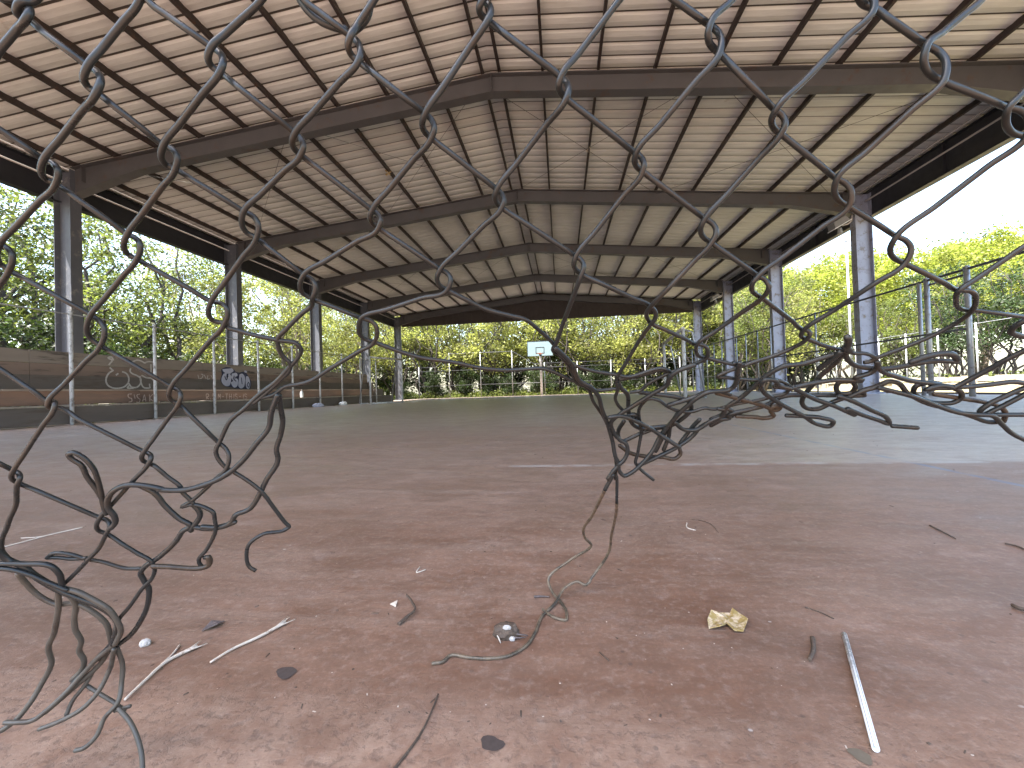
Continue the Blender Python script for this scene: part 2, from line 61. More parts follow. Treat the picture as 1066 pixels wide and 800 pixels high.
('picket',1,[(0.2007,0.2624,0.6434),(0.1947,0.2621,0.6414),(0.1865,0.2616,0.6387),(0.1783,0.2581,0.6339),(0.1795,0.2599,0.6298),(0.1827,0.2628,0.6286),(0.1871,0.2656,0.6281),(0.1933,0.2675,0.6270),(0.2008,0.2665,0.6183),(0.2139,0.2693,0.6100),(0.2264,0.2745,0.6060),(0.2333,0.2751,0.6015),(0.2351,0.2739,0.5961),(0.2346,0.2726,0.5897),(0.2327,0.2727,0.5818),(0.2215,0.2812,0.5713),(0.2064,0.2954,0.5566),(0.1912,0.3031,0.5426),(0.1926,0.3085,0.5380),(0.1965,0.3138,0.5355),(0.2021,0.3188,0.5334),(0.2107,0.3228,0.5307),(0.2214,0.3250,0.5243),(0.2387,0.3322,0.5170),(0.2543,0.3408,0.5123),(0.2631,0.3433,0.5087),(0.2662,0.3440,0.5046),(0.2667,0.3451,0.4999),(0.2652,0.3487,0.4934),(0.2505,0.3589,0.4815),(0.2369,0.3862,0.4662),(0.2233,0.4071,0.4526),(0.2238,0.4126,0.4499),(0.2262,0.4177,0.4483),(0.2299,0.4222,0.4472),(0.2355,0.4252,0.4460),(0.2542,0.4322,0.4395),(0.2814,0.4417,0.4333),(0.2901,0.4445,0.4315),(0.2980,0.4450,0.4312),(0.3151,0.4524,0.4260)]),
('picket',1,[(0.2585,0.2706,0.6337),(0.2537,0.2712,0.6269),(0.2448,0.2712,0.6200),(0.2329,0.2713,0.6108),(0.2213,0.2683,0.6015),(0.2208,0.2702,0.5950),(0.2240,0.2733,0.5917),(0.2295,0.2765,0.5892),(0.2380,0.2789,0.5859),(0.2475,0.2779,0.5791),(0.2652,0.2821,0.5736),(0.2832,0.2901,0.5721),(0.2915,0.2914,0.5700),(0.2949,0.2918,0.5666),(0.2969,0.2929,0.5624),(0.2994,0.2972,0.5566),(0.2891,0.3106,0.5456),(0.2691,0.3256,0.5270),(0.2497,0.3346,0.5103),(0.2496,0.3401,0.5047),(0.2532,0.3455,0.5013),(0.2595,0.3506,0.4984),(0.2699,0.3550,0.4950),(0.2830,0.3573,0.4885),(0.3041,0.3648,0.4806),(0.3246,0.3754,0.4755),(0.3333,0.3764,0.4746),(0.3384,0.3785,0.4722),(0.3432,0.3833,0.4684),(0.3506,0.3947,0.4617),(0.3541,0.4098,0.4552),(0.3466,0.4246,0.4457),(0.3299,0.4406,0.4347),(0.3128,0.4533,0.4253),(0.3111,0.4557,0.4235),(0.3057,0.4571,0.4225)]),
('picket',1,[(0.2966,0.2819,0.5898),(0.2905,0.2822,0.5833),(0.2824,0.2826,0.5746),(0.2770,0.2837,0.5684),(0.2812,0.2900,0.5641),(0.2876,0.2956,0.5622),(0.2955,0.3005,0.5610),(0.3059,0.3037,0.5598),(0.3154,0.3045,0.5547)]),
('picket',1,[(0.3617,0.3492,0.5075),(0.3502,0.3531,0.5018),(0.3420,0.3585,0.4941),(0.3301,0.3654,0.4832),(0.3191,0.3690,0.4743),(0.3279,0.3824,0.4684),(0.3364,0.3917,0.4652),(0.3455,0.3982,0.4633),(0.3563,0.4011,0.4626),(0.3721,0.4024,0.4599),(0.4041,0.4103,0.4558),(0.4123,0.4119,0.4550)]),
('picket',1,[(-0.3415,0.2097,0.5786),(-0.3387,0.2131,0.5763),(-0.3360,0.2175,0.5731),(-0.3321,0.2234,0.5685),(-0.3323,0.2303,0.5666),(-0.3275,0.2318,0.5644),(-0.3249,0.2321,0.5613),(-0.3249,0.2327,0.5577),(-0.3305,0.2353,0.5530),(-0.3545,0.2427,0.5464),(-0.3830,0.2493,0.5345),(-0.4011,0.2517,0.5237),(-0.4100,0.2555,0.5187),(-0.4161,0.2595,0.5157),(-0.4194,0.2635,0.5131),(-0.4177,0.2671,0.5100),(-0.4041,0.2727,0.5001),(-0.3885,0.2825,0.4873),(-0.3796,0.2927,0.4779),(-0.3746,0.2956,0.4728),(-0.3724,0.2966,0.4677),(-0.3731,0.2974,0.4618),(-0.3797,0.2996,0.4535),(-0.4016,0.3046,0.4407),(-0.4260,0.3072,0.4227),(-0.4360,0.3031,0.4087),(-0.4380,0.3041,0.4053),(-0.4402,0.3062,0.4036),(-0.4416,0.3085,0.4028),(-0.4399,0.3101,0.4030),(-0.4211,0.3162,0.3906),(-0.4021,0.3298,0.3731),(-0.3909,0.3441,0.3588),(-0.3872,0.3453,0.3568),(-0.3846,0.3448,0.3547),(-0.3836,0.3439,0.3521),(-0.3862,0.3440,0.3478),(-0.4059,0.3474,0.3319),(-0.4289,0.3487,0.3109),(-0.4434,0.3472,0.2957),(-0.4494,0.3491,0.2889),(-0.4533,0.3521,0.2840),(-0.4549,0.3556,0.2799),(-0.4517,0.3591,0.2763),(-0.4404,0.3647,0.2641),(-0.4324,0.3717,0.2526),(-0.4235,0.3783,0.2414),(-0.4234,0.3814,0.2331),(-0.4304,0.3842,0.2206),(-0.4397,0.3848,0.2126),(-0.4611,0.3880,0.1897),(-0.4783,0.3904,0.1727),(-0.4942,0.3966,0.1455),(-0.5157,0.3991,0.1264),(-0.5399,0.3999,0.1041),(-0.5449,0.3967,0.0981)]),
('picket',1,[(-0.4063,0.2479,0.5323),(-0.4087,0.2565,0.5259),(-0.4049,0.2587,0.5224),(-0.4029,0.2593,0.5185),(-0.4036,0.2600,0.5140),(-0.4102,0.2624,0.5081),(-0.4346,0.2702,0.4963),(-0.4483,0.2730,0.4841)]),
('picket',1,[(-0.4677,0.2868,0.4417),(-0.4635,0.2900,0.4369),(-0.4577,0.2953,0.4287),(-0.4478,0.3014,0.4174),(-0.4430,0.3080,0.4087),(-0.4393,0.3082,0.4089),(-0.4357,0.3070,0.4081),(-0.4331,0.3057,0.4064),(-0.4330,0.3052,0.4031),(-0.4473,0.3064,0.3870),(-0.4675,0.3086,0.3652),(-0.4808,0.3088,0.3487),(-0.4855,0.3105,0.3443),(-0.4895,0.3132,0.3411),(-0.4922,0.3161,0.3384),(-0.4916,0.3188,0.3358),(-0.4767,0.3263,0.3244),(-0.4602,0.3396,0.3078),(-0.4497,0.3522,0.2941),(-0.4446,0.3541,0.2912),(-0.4417,0.3540,0.2883),(-0.4410,0.3535,0.2846),(-0.4454,0.3541,0.2781),(-0.4636,0.3602,0.2592),(-0.4753,0.3612,0.2497),(-0.4926,0.3630,0.2351),(-0.5096,0.3644,0.2219)]),
('picket',1,[(-0.4926,0.3014,0.3603),(-0.4894,0.3055,0.3553),(-0.4883,0.3137,0.3478),(-0.4854,0.3149,0.3456),(-0.4829,0.3144,0.3435),(-0.4816,0.3137,0.3410),(-0.4841,0.3139,0.3368),(-0.4935,0.3189,0.3273),(-0.4991,0.3222,0.3166),(-0.5131,0.3260,0.2989),(-0.5174,0.3274,0.2929),(-0.5314,0.3321,0.2768),(-0.5363,0.3356,0.2677),(-0.5365,0.3419,0.2557),(-0.5308,0.3475,0.2473),(-0.5227,0.3574,0.2307),(-0.5134,0.3656,0.2171)]),
('loose',1,[(-0.1441,0.2205,0.6379),(-0.1415,0.2221,0.6333),(-0.1356,0.2245,0.6275),(-0.1259,0.2270,0.6234),(-0.1199,0.2282,0.6222)]),
('loose',1,[(-0.1038,0.2276,0.6345),(-0.1064,0.2286,0.6286),(-0.1105,0.2290,0.6245),(-0.1148,0.2291,0.6218)]),
('loose',1,[(-0.4353,0.3456,0.3034),(-0.4332,0.3414,0.3148),(-0.4332,0.3380,0.3224),(-0.4346,0.3297,0.3393),(-0.4336,0.3249,0.3501),(-0.4375,0.3195,0.3578),(-0.4370,0.3181,0.3609),(-0.4335,0.3187,0.3624),(-0.4297,0.3220,0.3586),(-0.4268,0.3289,0.3468),(-0.4287,0.3346,0.3332),(-0.4312,0.3388,0.3222),(-0.4352,0.3440,0.3073),(-0.4361,0.3470,0.2996)]),
('loose',1,[(-0.2676,0.3646,0.4076),(-0.2712,0.3711,0.3953),(-0.2743,0.3780,0.3826),(-0.2801,0.3830,0.3697),(-0.2881,0.3866,0.3513),(-0.2887,0.3894,0.3442),(-0.3037,0.3905,0.3202),(-0.3119,0.3912,0.3063),(-0.3239,0.3918,0.2913),(-0.3380,0.3896,0.2854),(-0.3430,0.3904,0.2786),(-0.3575,0.3878,0.2738),(-0.3698,0.3835,0.2757)]),
('loose',1,[(-0.2640,0.3572,0.4076),(-0.2751,0.3629,0.3907),(-0.2816,0.3680,0.3772),(-0.2948,0.3676,0.3618),(-0.3133,0.3686,0.3427),(-0.3284,0.3679,0.3315),(-0.3488,0.3646,0.3227),(-0.3692,0.3596,0.3187),(-0.3857,0.3531,0.3212),(-0.3847,0.3535,0.3211),(-0.4008,0.3455,0.3273),(-0.4089,0.3426,0.3277),(-0.4213,0.3408,0.3220),(-0.4284,0.3421,0.3138),(-0.4310,0.3448,0.3054),(-0.4298,0.3490,0.2964),(-0.4317,0.3512,0.2897),(-0.4373,0.3517,0.2843)]),
('loose',1,[(-0.4069,0.3525,0.3257),(-0.3984,0.3588,0.3172),(-0.3935,0.3668,0.3010),(-0.3861,0.3748,0.2860),(-0.3794,0.3797,0.2781),(-0.3888,0.3792,0.2718),(-0.3939,0.3801,0.2654),(-0.4182,0.3811,0.2445),(-0.4346,0.3806,0.2342),(-0.4399,0.3815,0.2281),(-0.4401,0.3843,0.2203),(-0.4389,0.3887,0.2089),(-0.4432,0.3923,0.1957),(-0.4628,0.3985,0.1649),(-0.4726,0.4001,0.1540),(-0.4908,0.4011,0.1406),(-0.5046,0.4012,0.1324),(-0.5243,0.4022,0.1191)]),
('loose',0.75,[(-0.5131,0.3542,0.2537),(-0.5051,0.3542,0.2583),(-0.4942,0.3583,0.2560),(-0.4822,0.3648,0.2485),(-0.4715,0.3695,0.2442),(-0.4532,0.3784,0.2338),(-0.4398,0.3823,0.2324)]),
('loose',0.75,[(-0.5131,0.3542,0.2537),(-0.5048,0.3568,0.2528),(-0.4939,0.3610,0.2500),(-0.4824,0.3642,0.2498)]),
('loose',1,[(-0.4214,0.3781,0.2368),(-0.4059,0.3831,0.2342),(-0.3881,0.3889,0.2306),(-0.3823,0.3905,0.2300),(-0.3714,0.3923,0.2332),(-0.3697,0.3897,0.2425)]),
('loose',1,[(-0.3718,0.3726,0.3039),(-0.3686,0.3763,0.2965),(-0.3676,0.3789,0.2903),(-0.3729,0.3804,0.2816),(-0.3785,0.3808,0.2760),(-0.3807,0.3814,0.2724)]),
('loose',1,[(-0.3765,0.3813,0.2762),(-0.3678,0.3850,0.2732),(-0.3531,0.3891,0.2738),(-0.3399,0.3914,0.2783)]),
('loose',1.15,[(-0.5372,0.3309,0.2712),(-0.5346,0.3393,0.2568),(-0.5285,0.3447,0.2494),(-0.5226,0.3544,0.2320),(-0.5126,0.3635,0.2168),(-0.4998,0.3711,0.2056),(-0.4851,0.3795,0.1925),(-0.4778,0.3856,0.1801),(-0.4773,0.3895,0.1694),(-0.4848,0.3927,0.1559),(-0.4915,0.3953,0.1444)]),
('loose',1,[(-0.5453,0.3345,0.2556),(-0.5242,0.3419,0.2524),(-0.5023,0.3507,0.2462),(-0.5007,0.3545,0.2387),(-0.5047,0.3602,0.2235)]),
('loose',0.9,[(-0.5452,0.3344,0.2512),(-0.5328,0.3395,0.2478),(-0.5230,0.3451,0.2415),(-0.5133,0.3524,0.2310),(-0.5005,0.3609,0.2188)]),
('loose',1,[(-0.5461,0.3533,0.2374),(-0.5455,0.3598,0.2236),(-0.5420,0.3675,0.2081),(-0.5324,0.3743,0.1969),(-0.5144,0.3787,0.1958),(-0.5026,0.3862,0.1827),(-0.4964,0.3933,0.1666),(-0.4980,0.3979,0.1523),(-0.5004,0.4015,0.1403)]),
('loose',1,[(-0.5054,0.3614,0.2202),(-0.4952,0.3662,0.2145),(-0.4864,0.3723,0.2045),(-0.4768,0.3797,0.1908),(-0.4739,0.3859,0.1753),(-0.4745,0.3898,0.1637),(-0.4862,0.3937,0.1456)]),
('loose',1,[(-0.5159,0.3644,0.2185),(-0.5252,0.3715,0.1963),(-0.5364,0.3772,0.1761),(-0.5445,0.3809,0.1624),(-0.5582,0.3853,0.1439),(-0.5646,0.3922,0.1218),(-0.5755,0.3910,0.1005),(-0.5813,0.3845,0.0837),(-0.5910,0.3780,0.0689),(-0.6007,0.3741,0.0620)]),
('loose',1,[(-0.5120,0.3722,0.2075),(-0.5119,0.3760,0.1981),(-0.5219,0.3827,0.1754),(-0.5256,0.3862,0.1638),(-0.5262,0.3919,0.1480),(-0.5331,0.3952,0.1350),(-0.5333,0.3995,0.1224),(-0.5408,0.4027,0.1090),(-0.5490,0.3997,0.0998)]),
('loose',0.95,[(-0.4765,0.3880,0.1742),(-0.4893,0.3953,0.1455),(-0.5134,0.3973,0.1267),(-0.5365,0.3973,0.1041),(-0.5486,0.3894,0.0886),(-0.5609,0.3828,0.0765),(-0.5685,0.3795,0.0710),(-0.5838,0.3763,0.0698),(-0.5964,0.3742,0.0706)]),
('loose',1,[(-0.4960,0.3989,0.1440),(-0.5175,0.4039,0.1173),(-0.5421,0.3997,0.0952),(-0.5568,0.3919,0.0814),(-0.5662,0.3872,0.0728)]),
('loose',0.9,[(-0.4901,0.3953,0.1387),(-0.5049,0.4020,0.1103),(-0.5103,0.3953,0.0922),(-0.5191,0.3890,0.0804),(-0.5366,0.3822,0.0709),(-0.5570,0.3762,0.0646)]),
('loose',0.9,[(-0.4944,0.4017,0.1365),(-0.4967,0.4093,0.1118),(-0.4975,0.4088,0.0941),(-0.4954,0.4021,0.0754),(-0.5038,0.3960,0.0640),(-0.5064,0.3900,0.0495),(-0.5162,0.3847,0.0400),(-0.5230,0.3831,0.0390)]),
('loose',0.9,[(-0.4892,0.3987,0.0725),(-0.4742,0.3971,0.0611),(-0.4602,0.3934,0.0460),(-0.4520,0.3898,0.0345),(-0.4446,0.3843,0.0196)]),
('loose',0.8,[(-0.5279,0.4066,0.1100),(-0.5373,0.4029,0.0922),(-0.5451,0.3966,0.0786),(-0.5467,0.3923,0.0672)]),
('loose',0.8,[(-0.5382,0.4054,0.0904),(-0.5204,0.4058,0.0811),(-0.5026,0.4061,0.0720),(-0.4910,0.4057,0.0651)]),
('loose',0.8,[(-0.4977,0.4019,0.0676),(-0.4841,0.4057,0.0704)]),
('loose',1,[(-0.0041,0.3966,0.4448),(0.0107,0.4174,0.4305),(0.0207,0.4405,0.4125),(0.0300,0.4479,0.4072),(0.0399,0.4608,0.3971),(0.0449,0.4778,0.3823),(0.0524,0.4973,0.3641),(0.0600,0.5153,0.3396),(0.0642,0.5239,0.3188),(0.0679,0.5280,0.3091),(0.0614,0.5307,0.2997),(0.0543,0.5342,0.2881),(0.0611,0.5320,0.2962),(0.0512,0.5387,0.2747)]),
('bare',1,[(0.0528,0.5558,0.2705),(0.0427,0.6877,0.1955),(0.0312,0.7606,0.1456),(0.0352,0.7850,0.1255),(0.0473,0.8100,0.1015),(0.0073,0.8327,0.0647),(-0.0384,0.8268,0.0246),(-0.0306,0.8094,0.0123),(-0.0154,0.7878,0.0059),(-0.0037,0.7467,0.0027),(-0.0062,0.7288,0.0027),(-0.0200,0.7329,0.0027),(-0.0391,0.7506,0.0028),(-0.0467,0.7611,0.0031)]),
('loose',1,[(0.0597,0.4534,0.4140),(0.0655,0.4650,0.4045),(0.0728,0.4735,0.3979),(0.0768,0.4924,0.3808),(0.0795,0.5038,0.3699),(0.0845,0.5138,0.3604),(0.0941,0.5207,0.3543),(0.1150,0.5225,0.3551),(0.1289,0.5233,0.3560)]),
('loose',1,[(0.1347,0.4351,0.4256),(0.1192,0.4407,0.4198),(0.1128,0.4477,0.4136),(0.1129,0.4548,0.4076),(0.0978,0.4661,0.3964),(0.0809,0.4776,0.3843),(0.0659,0.4868,0.3738),(0.0573,0.4947,0.3651),(0.0593,0.5051,0.3547),(0.0685,0.5134,0.3415),(0.0764,0.5166,0.3360),(0.0784,0.5206,0.3263),(0.0743,0.5243,0.3151),(0.0690,0.5257,0.3095)]),
('loose',1,[(0.0540,0.4862,0.3708),(0.0658,0.4862,0.3722),(0.0831,0.4944,0.3662),(0.0978,0.5039,0.3583),(0.1130,0.5142,0.3489),(0.1275,0.5201,0.3388),(0.1412,0.5253,0.3296)]),
('loose',1,[(0.0676,0.5272,0.3111),(0.0695,0.5319,0.2994),(0.0751,0.5348,0.2933),(0.0840,0.5346,0.2969),(0.0963,0.5320,0.3081),(0.1082,0.5281,0.3230),(0.1194,0.5206,0.3467),(0.1275,0.5106,0.3597),(0.1341,0.4997,0.3714),(0.1415,0.4908,0.3808),(0.1493,0.4820,0.3898),(0.1584,0.4761,0.3961),(0.1830,0.4757,0.3989),(0.1806,0.4420,0.4262)]),
('loose',1,[(0.0941,0.5397,0.3049),(0.1173,0.5388,0.3158),(0.1419,0.5375,0.3283),(0.1590,0.5352,0.3409),(0.1681,0.5277,0.3539),(0.1822,0.5216,0.3619),(0.1990,0.5205,0.3651),(0.1965,0.5186,0.3667),(0.2204,0.5132,0.3749),(0.2385,0.5109,0.3793)]),
('loose',1,[(0.0740,0.5109,0.3643),(0.0685,0.5244,0.3491),(0.0705,0.5285,0.3392),(0.0954,0.5292,0.3463),(0.1159,0.5265,0.3533),(0.1296,0.5264,0.3551),(0.1447,0.5180,0.3657),(0.1513,0.5081,0.3764),(0.1460,0.4972,0.3862),(0.1313,0.4895,0.3918),(0.1075,0.4822,0.3959),(0.0875,0.4763,0.3990)]),
('loose',1,[(0.0709,0.5337,0.3317),(0.0839,0.5392,0.3216),(0.1042,0.5439,0.3160),(0.1263,0.5474,0.3142),(0.1421,0.5503,0.3117),(0.1485,0.5492,0.3174),(0.1474,0.5466,0.3242)]),
('loose',1,[(0.1217,0.4908,0.3830),(0.1369,0.4876,0.3876),(0.1508,0.4839,0.3925),(0.1598,0.4802,0.3968),(0.1756,0.4818,0.3971),(0.1873,0.4872,0.3935)]),
('loose',1,[(0.1329,0.5120,0.3612),(0.1492,0.5240,0.3507),(0.1614,0.5255,0.3507),(0.1757,0.5171,0.3612),(0.1882,0.5104,0.3694),(0.1880,0.5049,0.3748),(0.1798,0.5018,0.3768)]),
('loose',1,[(0.1255,0.5389,0.3247),(0.1309,0.5335,0.3416),(0.1309,0.5245,0.3549),(0.1357,0.5087,0.3716)]),
('loose',1,[(0.1465,0.5413,0.3322),(0.1531,0.5385,0.3424),(0.1597,0.5304,0.3547),(0.1653,0.5230,0.3631)]),
('loose',1,[(0.1167,0.5432,0.3224),(0.1249,0.5375,0.3412),(0.1327,0.5241,0.3602),(0.1401,0.5124,0.3730)]),
('loose',1,[(0.0624,0.4514,0.4139),(0.0847,0.4496,0.4176),(0.1063,0.4467,0.4221),(0.1134,0.4522,0.4182),(0.1169,0.4580,0.4137)]),
('loose',1.1,[(0.0775,0.4993,0.3719),(0.0842,0.4994,0.3726),(0.0900,0.5048,0.3678),(0.0851,0.5059,0.3662),(0.0805,0.5025,0.3691)]),
('loose',1,[(0.2741,0.4392,0.4330),(0.2590,0.4465,0.4277),(0.2458,0.4521,0.4235),(0.2278,0.4547,0.4214),(0.2181,0.4645,0.4139),(0.2082,0.4793,0.4005),(0.2006,0.4908,0.3895),(0.1899,0.5001,0.3797),(0.1849,0.5139,0.3656),(0.1770,0.5200,0.3584)]),
('loose',1.1,[(0.2711,0.4365,0.4328),(0.2682,0.4463,0.4259),(0.2636,0.4575,0.4177)]),
('loose',1,[(0.2808,0.4491,0.4321),(0.2816,0.4573,0.4261),(0.2800,0.4664,0.4193),(0.2761,0.4772,0.4107),(0.2743,0.4900,0.4001),(0.2725,0.5024,0.3888),(0.2746,0.5107,0.3811),(0.2844,0.5182,0.3737),(0.2957,0.5190,0.3727),(0.3077,0.5102,0.3810),(0.3234,0.5037,0.3873),(0.3350,0.5024,0.3886),(0.3303,0.4984,0.3925),(0.3423,0.4933,0.3977),(0.3465,0.4896,0.4011)]),
('loose',1,[(0.1780,0.5223,0.3631),(0.1896,0.5173,0.3695),(0.1925,0.5113,0.3757),(0.1983,0.5140,0.3738),(0.2029,0.5202,0.3682),(0.1890,0.5254,0.3612),(0.1799,0.5286,0.3568)]),
('loose',1,[(0.2481,0.4797,0.3977),(0.2325,0.4744,0.4021),(0.2250,0.4674,0.4076),(0.2145,0.4664,0.4080),(0.2138,0.4717,0.4034),(0.2194,0.4807,0.3962),(0.2347,0.4924,0.3868),(0.2592,0.5059,0.3743),(0.2793,0.5154,0.3646),(0.2982,0.5247,0.3545),(0.3131,0.5262,0.3522),(0.3141,0.5224,0.3561),(0.2987,0.5169,0.3624),(0.2792,0.5151,0.3650),(0.2594,0.5144,0.3663)]),
('loose',1,[(0.1719,0.4833,0.3953),(0.2007,0.4950,0.3878),(0.2287,0.5066,0.3800),(0.2507,0.5137,0.3741),(0.2514,0.5118,0.3759),(0.2431,0.5108,0.3770),(0.2429,0.5157,0.3725),(0.2490,0.5234,0.3651),(0.2447,0.5254,0.3634),(0.2252,0.5215,0.3650),(0.2059,0.5177,0.3665)]),
('loose',1,[(0.1814,0.5330,0.3546),(0.1986,0.5242,0.3659),(0.2226,0.5184,0.3746),(0.2404,0.5147,0.3802),(0.2491,0.5063,0.3878),(0.2819,0.5044,0.3893),(0.3125,0.5052,0.3884),(0.3373,0.5058,0.3876)]),
('loose',1,[(0.2500,0.4805,0.3992),(0.2603,0.4863,0.3942),(0.2799,0.4958,0.3855),(0.3058,0.5049,0.3764),(0.3328,0.5150,0.3653),(0.3203,0.5081,0.3728),(0.3401,0.5148,0.3652),(0.3593,0.5202,0.3587),(0.3744,0.5239,0.3538),(0.3702,0.5195,0.3588),(0.3451,0.5090,0.3712),(0.3156,0.4972,0.3837),(0.3029,0.4930,0.3878)]),
('loose',1,[(0.2314,0.4813,0.4006),(0.2499,0.4830,0.3992),(0.2681,0.4788,0.4030),(0.2878,0.4757,0.4057),(0.3166,0.4768,0.4050),(0.3081,0.4736,0.4075),(0.3189,0.4679,0.4122),(0.3198,0.4585,0.4195),(0.3153,0.4540,0.4228)]),
('loose',1,[(0.3160,0.4866,0.4034),(0.3002,0.4868,0.4031),(0.3008,0.4929,0.3976),(0.3095,0.5003,0.3906),(0.3201,0.4995,0.3914),(0.3202,0.4929,0.3978),(0.3143,0.4875,0.4027)]),
('loose',1.25,[(0.2664,0.4178,0.4451),(0.2703,0.4223,0.4423),(0.2757,0.4332,0.4351),(0.2802,0.4360,0.4333),(0.2725,0.4309,0.4367)]),
('loose',1,[(0.2815,0.4454,0.4327),(0.2878,0.4532,0.4272),(0.2993,0.4617,0.4210),(0.3152,0.4669,0.4172),(0.3429,0.4681,0.4165),(0.3626,0.4631,0.4206),(0.3786,0.4620,0.4216),(0.3961,0.4641,0.4202)]),
('loose',1.15,[(0.3463,0.4538,0.4212),(0.3553,0.4478,0.4257),(0.3706,0.4448,0.4281),(0.3792,0.4473,0.4263),(0.3866,0.4528,0.4223)]),
('loose',1,[(0.3161,0.4541,0.4227),(0.3220,0.4618,0.4170),(0.3318,0.4682,0.4121),(0.3468,0.4740,0.4076),(0.3677,0.4808,0.4021),(0.3862,0.4842,0.3994),(0.4087,0.4886,0.3951),(0.4206,0.4895,0.3942),(0.4451,0.4886,0.3957),(0.4664,0.4865,0.3980),(0.4849,0.4898,0.3951)]),
('loose',1,[(0.4375,0.4404,0.4300),(0.4294,0.4528,0.4206),(0.4240,0.4647,0.4113),(0.4170,0.4759,0.4020),(0.4095,0.4838,0.3945),(0.3924,0.4843,0.3938),(0.3838,0.4856,0.3923),(0.3939,0.4821,0.3963),(0.4082,0.4842,0.3941)]),
('loose',1,[(0.3149,0.5015,0.3845),(0.3268,0.4931,0.3926),(0.3403,0.4880,0.3977),(0.3458,0.4828,0.4025),(0.3529,0.4837,0.4017),(0.3740,0.4963,0.3893),(0.4001,0.5070,0.3773),(0.4320,0.5138,0.3683),(0.4567,0.5196,0.3599),(0.4786,0.5238,0.3529),(0.4862,0.5230,0.3533)]),
('loose',1,[(0.3378,0.4845,0.3959),(0.3577,0.4897,0.3908),(0.3735,0.4936,0.3866),(0.3946,0.4999,0.3795),(0.4118,0.5052,0.3730),(0.4397,0.5113,0.3645),(0.4568,0.5121,0.3626),(0.4686,0.5125,0.3614),(0.4842,0.5192,0.3512),(0.4999,0.5258,0.3400),(0.5189,0.5287,0.3299)]),
('loose',1,[(0.4199,0.4982,0.3934),(0.4321,0.5032,0.3875),(0.4357,0.5086,0.3809),(0.4324,0.5117,0.3772),(0.4215,0.5128,0.3761),(0.3955,0.5072,0.3830),(0.3828,0.5001,0.3909),(0.3816,0.4950,0.3964),(0.3906,0.4918,0.3997),(0.4032,0.4934,0.3984)]),
('loose',1,[(0.4084,0.5065,0.3867),(0.4405,0.5114,0.3807),(0.4686,0.5154,0.3751),(0.4825,0.5182,0.3709),(0.4941,0.5251,0.3609),(0.4969,0.5308,0.3528)]),
('loose',1,[(0.4863,0.4913,0.3930),(0.4792,0.4936,0.3897),(0.4697,0.4988,0.3828),(0.4598,0.5058,0.3739),(0.4570,0.5121,0.3659),(0.4617,0.5148,0.3623),(0.4709,0.5094,0.3688),(0.4807,0.5023,0.3779),(0.4899,0.4952,0.3876)]),
('loose',1,[(0.4805,0.5227,0.3614),(0.4926,0.5224,0.3611),(0.5149,0.5217,0.3606)]),
('loose',1,[(0.3871,0.5372,0.3494),(0.3999,0.5376,0.3481),(0.4141,0.5380,0.3466)]),
('loose',1,[(0.4147,0.4162,0.4544),(0.4118,0.4188,0.4527),(0.4099,0.4252,0.4485),(0.4130,0.4307,0.4448),(0.4214,0.4346,0.4423),(0.4347,0.4385,0.4398)])]


XL, XR, Y1, S = -11.131, 8.757, 8.145, 4.811
RX = -1.19
ZR = 6.77
def rz(x): return ZR - 0.1*abs(x - RX)          # top of the rafters
YF, YB = Y1 - 2*S - 0.35, Y1 + 4*S + 0.35

# ------------------------------------------------------------------ helpers
class MB:
    def __init__(s): s.v = []; s.f = []; s.smooth = []
    def add(s, vs, fs, sm=False):
        o = len(s.v); s.v += [tuple(p) for p in vs]; s.f += [tuple(i+o for i in f) for f in fs]; s.smooth += [sm]*len(fs); return s
    def box(s, a, b):
        (x0,y0,z0),(x1,y1,z1) = a,b
        return s.add([(x0,y0,z0),(x1,y0,z0),(x1,y1,z0),(x0,y1,z0),(x0,y0,z1),(x1,y0,z1),(x1,y1,z1),(x0,y1,z1)],
                     [(0,3,2,1),(4,5,6,7),(0,1,5,4),(1,2,6,5),(2,3,7,6),(3,0,4,7)])
    def prism(s, prof, p0, p1, ux, uz):
        n = len(prof); ux=Vector(ux); uz=Vector(uz); p0=Vector(p0); p1=Vector(p1)
        vs = [p0+ux*a+uz*b for a,b in prof] + [p1+ux*a+uz*b for a,b in prof]
        return s.add(vs, [(i,(i+1)%n,(i+1)%n+n,i+n) for i in range(n)] + [tuple(range(n-1,-1,-1)), tuple(range(n,2*n))])
    def tube(s, pts, r, n=8, caps=True, r1=None):
        pts = [Vector(p) for p in pts]; m = len(pts)
        vs = []; fs = []
        t = (pts[1]-pts[0]).normalized()
        a = t.orthogonal().normalized()
        for i,p in enumerate(pts):
            t2 = (pts[min(i+1,m-1)]-pts[max(i-1,0)])
            t2 = t2.normalized() if t2.length > 1e-9 else t
            a = (a - t2*a.dot(t2)); a = a.normalized() if a.length > 1e-6 else t2.orthogonal().normalized()
            b = t2.cross(a); t = t2
            rr = r(i/(m-1)) if callable(r) else r if r1 is None else r + (r1-r)*i/(m-1)
            for k in range(n):
                w = 2*math.pi*k/n
                vs.append(p + (a*math.cos(w)+b*math.sin(w))*rr)
        for i in range(m-1):
            for k in range(n):
                fs.append((i*n+k, i*n+(k+1)%n, (i+1)*n+(k+1)%n, (i+1)*n+k))
        s.add(vs, fs, True)
        if caps:
            o = len(s.v) - m*n
            s.f += [tuple(o+k for k in range(n-1,-1,-1)), tuple(o+(m-1)*n+k for k in range(n))]; s.smooth += [False, False]
        return s
    def mesh(s, name):
        me = bpy.data.meshes.new(name); me.from_pydata(s.v, [], s.f)
        me.polygons.foreach_set('use_smooth', s.smooth); me.update(); return me
    def build(s, name, m, parent=None, loc=None):
        o = bpy.data.objects.new(name, s.mesh(name)); COL.objects.link(o)
        if m: o.data.materials.append(m)
        if parent: o.parent = parent
        if loc: o.location = loc
        return o

